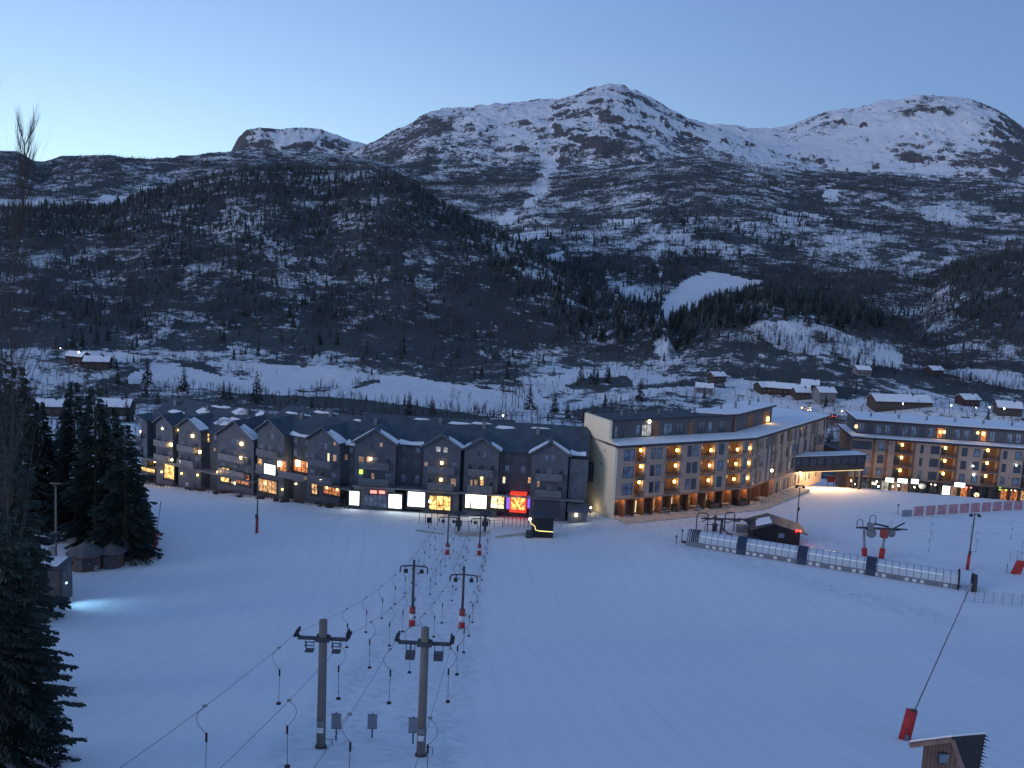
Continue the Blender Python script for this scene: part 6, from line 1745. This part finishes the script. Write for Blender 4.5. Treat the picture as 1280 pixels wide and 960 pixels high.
# ---- left side: round huts, box hut, crates
def round_hut(px, py, wpx, label, h=2.0):
    loc = foot(px, py); r = ray(px, py); R_ = wpx / FOC * (loc.y * 1.0) * .5 * 1.05
    e = empty('round_hut', (loc.x, loc.y + R_, loc.z)); tag(e, label, 'hut')
    n = 12; MB().tube([(0, 0, -.3), (0, 0, h)], R_ * .93, n).build('wall', m_brown, e); rf = MB().tube([(0, 0, h), (0, 0, h + .12), (0, 0, h + R_ * .62)], R_ * 1.1, n, R_ * .12).build('roof', m_felt, e)
    # proper cone
    me = rf.data; m_n = n
    for i, v in enumerate(me.vertices):
        ring_ = i // m_n; a = math.atan2(v.co.y, v.co.x); rad = (R_ * 1.12, R_ * 1.08, R_ * .1)[ring_]; v.co.x = rad * math.cos(a); v.co.y = rad * math.sin(a)
    MB().box(-.45, .45, -R_ * .96, -R_ * .88, -.1, 1.7).build('door', m_felt, e); MB().cyl(0, 0, h + R_ * .58, h + R_ * .58 + .35, .14, 8).build('chimney', m_dsteel, e)
    for s in (-1, 1): q = MB(); q.box(s * R_ * .55 - .3, s * R_ * .55 + .3, -R_ * .86, -R_ * .7, .9, 1.4); q.build('window', m_glass, e)
round_hut(98, 716, 44, 'nearest round brown hut with a grey cone roof under the spruces')
round_hut(133, 712, 32, 'second round brown hut, touching the nearest one')
round_hut(152, 703, 22, 'third round hut, smallest and farthest of the huts by the spruces', 1.9)
for px, py, w_, h_, lab in ((170, 697, 1.4, 1.6, 'dark wooden crate behind the last round hut'), (178, 692, 1.0, 2.6, 'tall dark board cabinet beside the last spruce'), (184, 697, 1.3, 1.1, 'low dark crate nearest the red snow lance')):
    loc = foot(px, py); o = MB().box(-w_ / 2, w_ / 2, -.5, .5, -.2, h_).box(-w_ / 2 - .05, w_ / 2 + .05, -.55, .55, h_, h_ + .06).build('crate', m_brown, None, bevel=.02); o.location = loc; tag(o, lab, 'crate')
for px, py in ((120, 714), (150, 707)):
    loc = foot(px, py); o = MB().cyl(0, 0, -.1, .9, .3, 10).build('waste_bin', m_galv); o.location = loc; tag(o, 'grey bin between the first and second round hut' if px == 120 else 'grey bin between the second and third round hut', 'bin')
loc = foot(60, 752); e = empty('box_hut', loc, 0.05); tag(e, 'plain grey box hut in front of the light mast, its side lit bluish', 'hut')
MB().box(-2.6, 1.65, 0, 3, -.3, 4.0).build('wall', m_felt, e); MB().box(1.55, 1.72, -.12, -.01, -.3, 4.05).build('corner_board', m_dsteel, e); MB().slab([(-2.8, -.2, 4.0), (1.85, -.2, 4.0), (1.85, 3.2, 4.5), (-2.8, 3.2, 4.5)], .12).build('roof', m_dsteel, e)
MB().slab([(-1.8, .6, 4.18), (.9, .6, 4.18), (1.2, 3.0, 4.56), (-2.2, 3.0, 4.56)], .1).build('roof_snow', m_snow, e)
MB().box(1.725, 1.85, .8, 1.1, 1.9, 2.1).build('lamp', glow_mat('cold_lamp', (.5, .8, 1.0), 2.0), e)
sp = bpy.data.lights.new('lamp_light', 'SPOT'); sp.energy = 900; sp.color = (.30, .68, 1.0); sp.spot_size = R(85); sp.spot_blend = 1.0; sp.shadow_soft_size = .1
o = bpy.data.objects.new('lamp_light', sp); COL.objects.link(o); o.parent = e; o.location = (2.1, -.4, 3.7); o.rotation_euler = Vector((1.0, -.15, -.95)).to_track_quat('-Z', 'Y').to_euler()
loc = foot(66, 706); o = MB().box(-.4, .4, -.3, .3, 0, 2.4).build('electric_cabinet', m_galv); o.location = loc; tag(o, 'light grey cabinet leaning against the wooden mast', 'cabinet')

# ---- hut roof in the lower right corner
E1 = at(1137, 928, 53.2); P1 = at(1190, 921.5, 52); P2 = at(1232, 917.5, 52.8); E2 = at(1182, 923.5, 54.6); F1 = at(1212, 985, 51.2); F2 = at(1220, 985, 51.6)
gz = ground(P1.x, P1.y) - .4
e = empty('log_hut', (P1.x, P1.y, gz)); tag(e, 'brown hut in the lower right corner with thin snow on its low roof', 'hut')
o_ = Vector((P1.x, P1.y, gz)); q_ = [p - o_ for p in (E1, P1, P2, E2, F1, F2)]
e1_, p1_, p2_, e2_, f1_, f2_ = q_
def plate(pts, th, nm, m, par, lift=0):
    v = [p + Vector((0, 0, lift)) for p in pts]; b_ = MB(); n = len(v); b_.add([tuple(p) for p in v] + [tuple(p - Vector((0, 0, th))) for p in v], [tuple(range(n)), tuple(range(2 * n - 1, n - 1, -1))] + [(i, (i + 1) % n, n + (i + 1) % n, n + i) for i in range(n)]); return b_.build(nm, m, par)
ro_ = plate([e1_, p1_, p2_, e2_], .22, 'roof', m_brown, e)
plate([e1_, p1_, p2_, e2_], .10, 'roof_snow', m_snow, ro_, .12)
MB().add([tuple(p1_ + Vector((.02, 0, -.02))), tuple(p2_), tuple(f2_), tuple(f1_), tuple(p1_ + Vector((-.1, .3, -.2))), tuple(p2_ + Vector((-.1, .3, -.2))), tuple(f2_ + Vector((-.15, .3, 0))), tuple(f1_ + Vector((-.15, .3, 0)))], [(0, 1, 2, 3), (7, 6, 5, 4), (0, 4, 5, 1), (1, 5, 6, 2), (2, 6, 7, 3), (3, 7, 4, 0)]).build('roof', m_black, e)
d_ = (p1_ - e1_); 
w0 = e1_ + d_ * .36; w1 = p1_ + (f1_ - p1_) * .12
q = MB(); pts = [w0, p1_ + Vector((-.12, .05, 0)), f1_ + Vector((-.1, .05, 0)), Vector((f1_.x, f1_.y, -.5)), Vector((w0.x + .05, w0.y, -.5))]; bk = Vector((.25, .5, 0))
q.add([tuple(p + Vector((0, .06, -.2 if i < 2 else 0))) for i, p in enumerate(pts)] + [tuple(p + bk + Vector((0, 0, -.7 if i < 2 else 0))) for i, p in enumerate(pts)], [(4, 3, 2, 1, 0), (5, 6, 7, 8, 9)] + [(i, (i + 1) % 5, 5 + (i + 1) % 5, 5 + i) for i in range(5)]); q.build('wall', m_brown, e)
MB().tube([e1_ + Vector((0, -.05, -.15)), p1_ + Vector((0, -.05, -.12))], .15, 4).build('barge_board', m_bargew, e)
MB().tube([p1_ + Vector((0, -.05, -.12)), f1_ + Vector((0, -.05, -.1))], .14, 4).build('barge_board', m_bargew, e)
q = MB(); gi = random.Random(8)
for k in range(16):
    u = (k + .5) / 16; p = p2_.lerp(f2_, u); l = gi.uniform(.10, .34); q.tube([p, p + Vector((l, -.02, -l * .35))], .05, 5, .01)
q.build('icicle', m_black, e)
wc = w0.lerp(p1_, .5) + Vector((.35, -.02, -.95)); fo = MB().box(wc.x - .42, wc.x + .42, wc.y - .35, wc.y - .2, wc.z - .3, wc.z + .32).build('window', m_frame, e); MB().box(wc.x - .35, wc.x + .35, wc.y - .37, wc.y - .35, wc.z - .24, wc.z + .26).build('pane', m_glass_b, fo)
lp = Vector((w0.x - .1, w0.y - .3, 2.4)); MB().ball(lp.x, lp.y, lp.z, .1).build('porch_lamp', glow_mat('reddish_porch_lamp', (1, .4, .25), 2.0), e)
point(e, (-5.8, -1.8, 1.6), 40, (1, .46, .34), .5)

# ------------------------------------------------------------------ valley: houses, road, street lamps, vehicles
m_road = mat('salted_road', (0.30, 0.29, 0.29), .8, var=.2, scale=.3)
m_hred = plank_mat('dark_red_house_boards', (0.07, 0.038, 0.035), .2, 1.0); m_hbrown = plank_mat('brown_house_boards', (0.09, 0.07, 0.06), .2, 1.0); m_hgrey = plank_mat('grey_house_boards', (0.22, 0.23, 0.25), .2, 1.0)
def house(px, py, w_, d_, h_, rz, wm, label, litw=0, snow=True):
    loc, t = on_ground(px, py, 230, 900); e = empty('house', loc, rz); tag(e, label, 'house')
    MB().box(-w_ / 2, w_ / 2, 0, d_, -2, h_).prism([(0, h_), (d_, h_), (d_ / 2, h_ + d_ * .27)], -w_ / 2 + .01, w_ / 2 - .01).build('wall', wm, e)
    rh = h_ + d_ * .27 + .1; q = MB(); q.slab([(-w_ / 2 - .5, -.6, h_ - .2), (w_ / 2 + .5, -.6, h_ - .2), (w_ / 2 + .5, d_ / 2, rh), (-w_ / 2 - .5, d_ / 2, rh)], .2); q.slab([(-w_ / 2 - .5, d_ / 2 + .01, rh), (w_ / 2 + .5, d_ / 2 + .01, rh), (w_ / 2 + .5, d_ + .6, h_ - .2), (-w_ / 2 - .5, d_ + .6, h_ - .2)], .2)
    ro_ = q.build('roof', m_roof, e)
    if snow:
        q = MB(); q.slab([(-w_ / 2 - .4, -.5, h_ + .02), (w_ / 2 + .4, -.5, h_ + .02), (w_ / 2 + .4, d_ / 2, rh + .26), (-w_ / 2 - .4, d_ / 2, rh + .26)], .22); q.slab([(-w_ / 2 - .4, d_ / 2 + .01, rh + .26), (w_ / 2 + .4, d_ / 2 + .01, rh + .26), (w_ / 2 + .4, d_ + .5, h_ + .02), (-w_ / 2 - .4, d_ + .5, h_ + .02)], .22); q.build('roof_snow', m_snow, ro_)
    MB().box(w_ * .2, w_ * .2 + .7, d_ * .4, d_ * .4 + .7, h_, rh + .9).build('chimney', m_dsteel, ro_)
    n = max(2, int(w_ / 2.6))
    for k in range(n):
        x = -w_ / 2 + w_ * (k + .5) / n; fo = MB().box(x - .6, x + .6, -.05, 0, 1, 2.2).build('window', m_trim_l, e); MB().box(x - .5, x + .5, -.08, -.05, 1.1, 2.1).build('pane', E['cream'] if k < litw else m_glass, fo)
    return e
for a in ((985, 494, 22, 8, 3.5, -.25, m_hred, 'long dark red house with a snowy roof above the lit hotel'), (1004, 500, 8, 7, 4, .1, m_hbrown, 'small brown house right of the long dark red house'), (1034, 505, 9, 8, 6, .15, m_hgrey, 'tall pale grey house in front of the dark trees behind the road'),
          (962, 492, 10, 8, 3.5, .3, m_hbrown, 'brown house with a broad snowy roof left of the long red house'), (1012, 489, 9, 8, 3.5, -.3, m_hbrown, 'brown house half hidden among trees behind the grey house'), (1130, 512, 30, 10, 4, .12, m_hbrown, 'very long low house with a white roof behind the right hotel'),
          (1262, 520, 11, 9, 4, -.2, m_hbrown, 'dark house at the right edge above the right hotel'), (1215, 508, 9, 8, 3.5, .2, m_hred, 'dark red house left of the right edge street lamps'), (900, 478, 8, 7, 3.5, .4, m_hbrown, 'brown cabin on the snowy slope above the lit hotel'),
          (880, 492, 9, 7, 3.2, -.2, m_hgrey, 'grey cabin just above the penthouse of the lit hotel'), (120, 462, 12, 8, 4, .2, m_hbrown, 'brown farmhouse beyond the left end of the white fields'), (92, 455, 9, 7, 4, -.2, m_hred, 'red barn at the far left under the dark hill'),
          (60, 520, 9, 7, 3.5, .2, m_hbrown, 'cabin with snowy roof showing between the dark spruces'), (140, 520, 12, 8, 3.5, .1, m_hbrown, 'cabin behind the left end of the dark hotel'), (1172, 470, 8, 7, 3.5, .3, m_hbrown, 'brown cabin on the far snowy clearing'), (1080, 470, 8, 7, 3.5, .1, m_hgrey, 'grey cabin in the middle of the far clearing')):
    house(*a)
# road with lit snow banks
rp = [on_ground(px, py, 230, 600)[0] for px, py in ((900, 516), (960, 513), (1010, 518), (1060, 524), (1120, 526), (1200, 528), (1300, 533))]
q = MB(); V = []
for i, p in enumerate(rp):
    d = (rp[min(i + 1, len(rp) - 1)] - rp[max(i - 1, 0)]).normalized(); nn_ = Vector((-d.y, d.x, 0)) * 4
    for s in (-1, 0, 1): x, y = p.x + nn_.x * s, p.y + nn_.y * s; V.append((x, y, ground(x, y) + .35))
q.add(V, [(i * 3 + j, i * 3 + j + 3, i * 3 + j + 4, i * 3 + j + 1) for i in range(len(rp) - 1) for j in range(2)]); o = q.build('valley_road', m_road); tag(o, kind='structure')
def street_lamp(px, py, mt, r_, label, en=0, col=(1, .9, .7), h=6, grp=None):
    p = None
    loc, t = on_ground(px, py + h * 1200 / 420, 200, 900); hz = up_at(px, py, loc)
    e = empty('street_lamp', loc); tag(e, label, 'street lamp', grp); MB().tube([(0, 0, -.3), (0, 0, hz)], .09, 6).build('pole', m_dsteel, e); MB().tube([(0, 0, hz), (0, -1.0, hz + .1)], .06, 6).build('arm', m_dsteel, e)
    o = MB().ball(0, -1.0, hz, r_).build('lamp_head', mt, e)
    if en: point(e, (0, -1.6, hz - .6), en, col, .3)
for px, py, mt, r_, en, c_, lab in ((1092, 493, L_cream, .35, 60, (1, .9, .6), 'yellowish street lamp among trees, high above the right hotel'), (1126, 504, L_white, .3, 80, (.9, 1, 1), 'white street lamp at the end of the long low house'), (1186, 506, L_white, .35, 80, (.9, 1, 1), 'white street lamp between two snowy gardens'),
                   (1217, 509, L_cream, .2, 0, None, 'dim street lamp left of a pair of white ones'), (1234, 508.5, L_white, .3, 80, (.9, 1, 1), 'left lamp of the pair near the right edge'), (1252, 510, L_white, .35, 80, (.9, 1, 1), 'right lamp of the pair near the right edge'),
                   (1214, 526, L_white, .8, 150, (1, 1, .95), 'very bright white floodlight right behind the right hotel roof'), (628, 519, L_white, .3, 40, (.8, 1, .95), 'greenish white lamp behind the dark hotel roof'), (448, 521, L_white, .16, 0, None, 'tiny lamp behind the middle of the dark hotel roof'),
                   (100, 440, L_white, .4, 60, (.9, 1, 1), 'white lamp at the red barn on the far left'), (77, 435, L_cream, .25, 0, None, 'dim lamp left of the red barn'), (152, 541, L_white, .16, 0, None, 'small greenish lamp seen through the spruces'),
                   (1000, 509, L_amber, .2, 700, (1, .62, .38), 'amber street lamp by the road behind the lit hotel'), (1050, 513, L_amber, .2, 900, (1, .66, .4), 'amber street lamp right of the road junction'), (1150, 519, L_amber, .14, 600, (1, .66, .4), 'amber street lamp behind the middle of the right hotel')):
    street_lamp(px, py, mt, r_, lab, en * (1.0 if en else 0), c_ or (1, 1, 1))
# parked van with lit rear and a car braking
m_carp = mat('dark_car_paint', (0.03, 0.035, 0.045), .3, scale=2, spec=.6); m_vanp = mat('white_van_paint', (.7, .68, .62), .4, scale=2); m_tyre = mat('tyre', (.015, .015, .015), .9)
def vehicle(px, py, L_, W_, H_, cab, mt, nm, label, cat, tail, rz):
    loc, t = on_ground(px, py, 230, 600); loc.z += .4; e = empty(nm, loc, rz); tag(e, label, cat)
    if cab: MB().prism([(-L_ / 2, .35), (L_ / 2, .35), (L_ / 2, .8), (L_ * .32, .92), (L_ * .18, H_), (-L_ * .3, H_), (-L_ * .46, .95), (-L_ / 2, .85)], -W_ / 2, W_ / 2, axis='y').build('body', mt, e, bevel=.06)
    else: MB().prism([(-L_ / 2, .35), (L_ / 2, .35), (L_ / 2, 1.0), (L_ * .4, 1.2), (L_ * .32, H_), (-L_ / 2, H_)], -W_ / 2, W_ / 2, axis='y').build('body', mt, e, bevel=.06)
    MB().box(-L_ * .25, L_ * .2, -W_ / 2 - .01, W_ / 2 + .01, H_ * .62, H_ * .9).build('side_window', m_glass, e)
    for sx in (-.32, .32):
        for sy in (-1, 1): MB().tube([(L_ * sx, sy * W_ / 2 - .12, .33), (L_ * sx, sy * W_ / 2 + .12, .33)], .33, 14).build('wheel', m_tyre, e)
    for sy in (-1, 1): MB().box(-L_ / 2 - .06, -L_ / 2, sy * W_ * .36 - .17, sy * W_ * .36 + .17, .7, .95).build('tail_light', L_red if tail else L_cream, e)
    return e
v = vehicle(1033, 524, 4.4, 1.8, 1.5, True, m_carp, 'car', 'dark car on the road with both red tail lights glowing', 'car', True, R(95)); point(v, (-3.0, 0, .8), 60, (1, .06, .03), .2)
v = vehicle(1041, 522.5, 4.4, 1.8, 1.5, True, m_carp, 'car', 'second dark car just right of the braking one, red lights on', 'car', True, R(80))
v = vehicle(1008, 514.5, 5.6, 2.1, 2.4, False, m_vanp, 'van', 'white van lit by a lamp left of the red tail lights', 'van', False, R(100)); point(v, (-4, .5, 3.0), 120, (1, .8, .55), .3)
